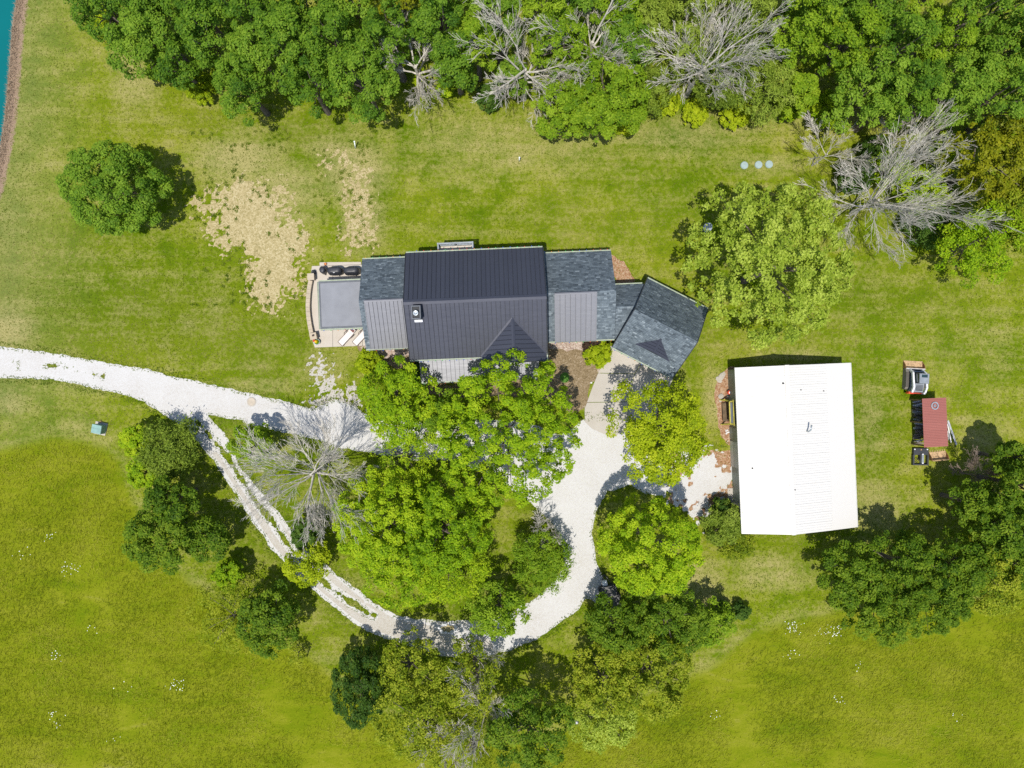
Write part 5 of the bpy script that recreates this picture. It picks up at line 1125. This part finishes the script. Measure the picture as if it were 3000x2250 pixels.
# ------------------------------------------------------------------ grass and flowers
SOLID = [HOUSEPOLY, BARNPOLY]
def scatter(n, x0, x1, y0, y1, seed):
    r = np.random.default_rng(seed); return r.uniform(x0, x1, n), r.uniform(y0, y1, n), r
def grid_lookup(x, y, a, b, S, out=9.0):
    i = np.round((x-a[0])/(a[1]-a[0])).astype(int); j = np.round((y-b[0])/(b[1]-b[0])).astype(int)
    ok = (i >= 0) & (i < len(a)) & (j >= 0) & (j < len(b)); v = np.full(x.shape, out); v[ok] = S[i[ok], j[ok]]; return v
def free(x, y, margin=.1):
    ok = grid_lookup(x, y, gx, gy, Sgravel) > margin
    ok &= grid_lookup(x, y, *straw_s) > -.55*np.abs(fbm(x, y, 1.5, 5, 2))*3
    for P in SOLID: ok &= sdf_poly(x, y, P) > .2
    for P in slabs[:4]+pat+[BED_MAIN, BED_PORCH, BED_STONE, BED_BARN]: ok &= sdf_poly(x, y, PX(P)) > .05
    ok &= sdf_poly(x, y, PX(WATER)) > .9
    return ok
def blades(name, x, y, r, L, W_, lean, mat, label, z=.0, dirbias=None, vmean=.5, vamp=.9):
    n = len(x); a = r.uniform(0, 2*math.pi, n) if dirbias is None else r.normal(dirbias, .8, n)
    l = L*r.uniform(.5, 1.3, n); ln = lean*r.uniform(.5, 1.3, n)
    p = np.stack([x, y, np.full(n, z)], 1); d = np.stack([np.cos(a)*np.sin(ln), np.sin(a)*np.sin(ln), np.cos(ln)], 1)*l[:, None]
    s = np.stack([-np.sin(a), np.cos(a), np.zeros(n)], 1)*(W_*r.uniform(.6, 1.3, n))[:, None]/2
    V = np.stack([p-s, p+s, p+d], 1).reshape(-1, 3); v = np.clip(vmean+vamp*fbm(x, y, .25, 3, 4)+.13*r.normal(size=n), 0, 1)
    return tag(link(name, mesh_np(name, V, np.arange(3*n), np.full(n, 3), mat, {"v": np.repeat(v, 3)})), label, kind="stuff")
x, y, r = scatter(230000, -50, 50, -38, 38, 5)
md = sdf_poly(x, y, PX(MEADOW_L)); ok = free(x, y) & (md > 0); blades("lawn_grass", x[ok], y[ok], r, .16, .06, 1.25, "grass_lawn", "short mown grass of the lawn")
x, y, r = scatter(300000, -50, 50, -38, -4, 6)
ok = (sdf_poly(x, y, PX(MEADOW_L)) < -.9*r.random(len(x))) & (fbm(x, y, .22, 77, 3) > -.12+.2*r.normal(size=len(x))); blades("meadow_grass", x[ok], y[ok], r, .45, .035, 1.3, "grass_meadow", "long uncut meadow grass", dirbias=.9, vamp=.5)
# ragged weeds along the gravel edges and in the median
x, y, r = scatter(500000, gx[0], gx[-1], gy[0], gy[-1], 8); s = grid_lookup(x, y, gx, gy, Sgravel); ok = (s > -.22) & (s < .5); ok &= sdf_poly(x, y, PX(BARN_GRAVEL)) > .3
x, y = x[ok], y[ok]; k = r.random(len(x)) < .38; blades("verge_weeds", x[k], y[k], r, .18, .06, 1.15, "weed", "weeds fringing the gravel drive", .01)
# weed tufts dotting the bare straw soil and its dry surroundings
tx, ty, tv = [], [], []; r = np.random.default_rng(12); cx_, cy_ = G(760, 600); n = 520
px_ = r.uniform(560, 1120, n); py_ = r.uniform(380, 900, n); P = np.array([G(a, b) for a, b in zip(px_, py_)])
dn = fbm(P[:, 0], P[:, 1], .5, 88, 3); P = P[dn > -.02]
xx = np.repeat(P[:, 0], 26)+r.normal(size=len(P)*26)*.09; yy = np.repeat(P[:, 1], 26)+r.normal(size=len(P)*26)*.09
ok = np.ones(len(xx), bool)
for Q in (pat[0], pat[1]): ok &= sdf_poly(xx, yy, PX(Q)) > .1
ok &= sdf_poly(xx, yy, HOUSEPOLY) > .6
blades("weed_tufts", xx[ok], yy[ok], r, .14, .07, 1.0, "weed", "green weed tufts dotting the bare straw soil", .006)
# brown reeds along the pond bank
x, y, r = scatter(60000, -50, -44, 10, 40, 14); wdv = sdf_poly(x, y, PX(WATER)); ok = (wdv > .05) & (wdv < .75)
blades("bank_reeds", x[ok], y[ok], r, .3, .05, .8, "pond_reed", "dry brown reeds along the pond bank", -.05)
# white flower heads in the meadow
FR = np.random.default_rng(21); fp = []
for px, py, n in ((2320,1835,34),(2440,1848,26),(2410,1840,8),(2318,1908,9),(2448,2042,8),(2508,1945,5),(205,1660,14),(235,1655,8),(70,1618,7),(158,1568,9),(520,2005,14),(525,1995,10),(175,1920,10),(150,2090,8),(180,2115,7),(260,1845,5),(375,2010,4),(2365,1430,0),(335,2160,4),(2085,2090,6),(2800,2085,4)):
    for _ in range(n): c = G(px, py); fp.append((c[0]+FR.normal()*.45, c[1]+FR.normal()*.35))
fp = np.array(fp); n = len(fp); d = np.tile([0, 0, 1.0], (n, 1)); V, F_, S_ = cards(np.column_stack([fp, np.full(n, .42)]), d, .085, FR, .9, .1, 1.0, .3)
tag(link("meadow_flowers", mesh_np("meadow_flowers", V, F_, S_, "petal_white", {"v": np.zeros(4*n)})), "white flower heads scattered in the meadow", kind="stuff")
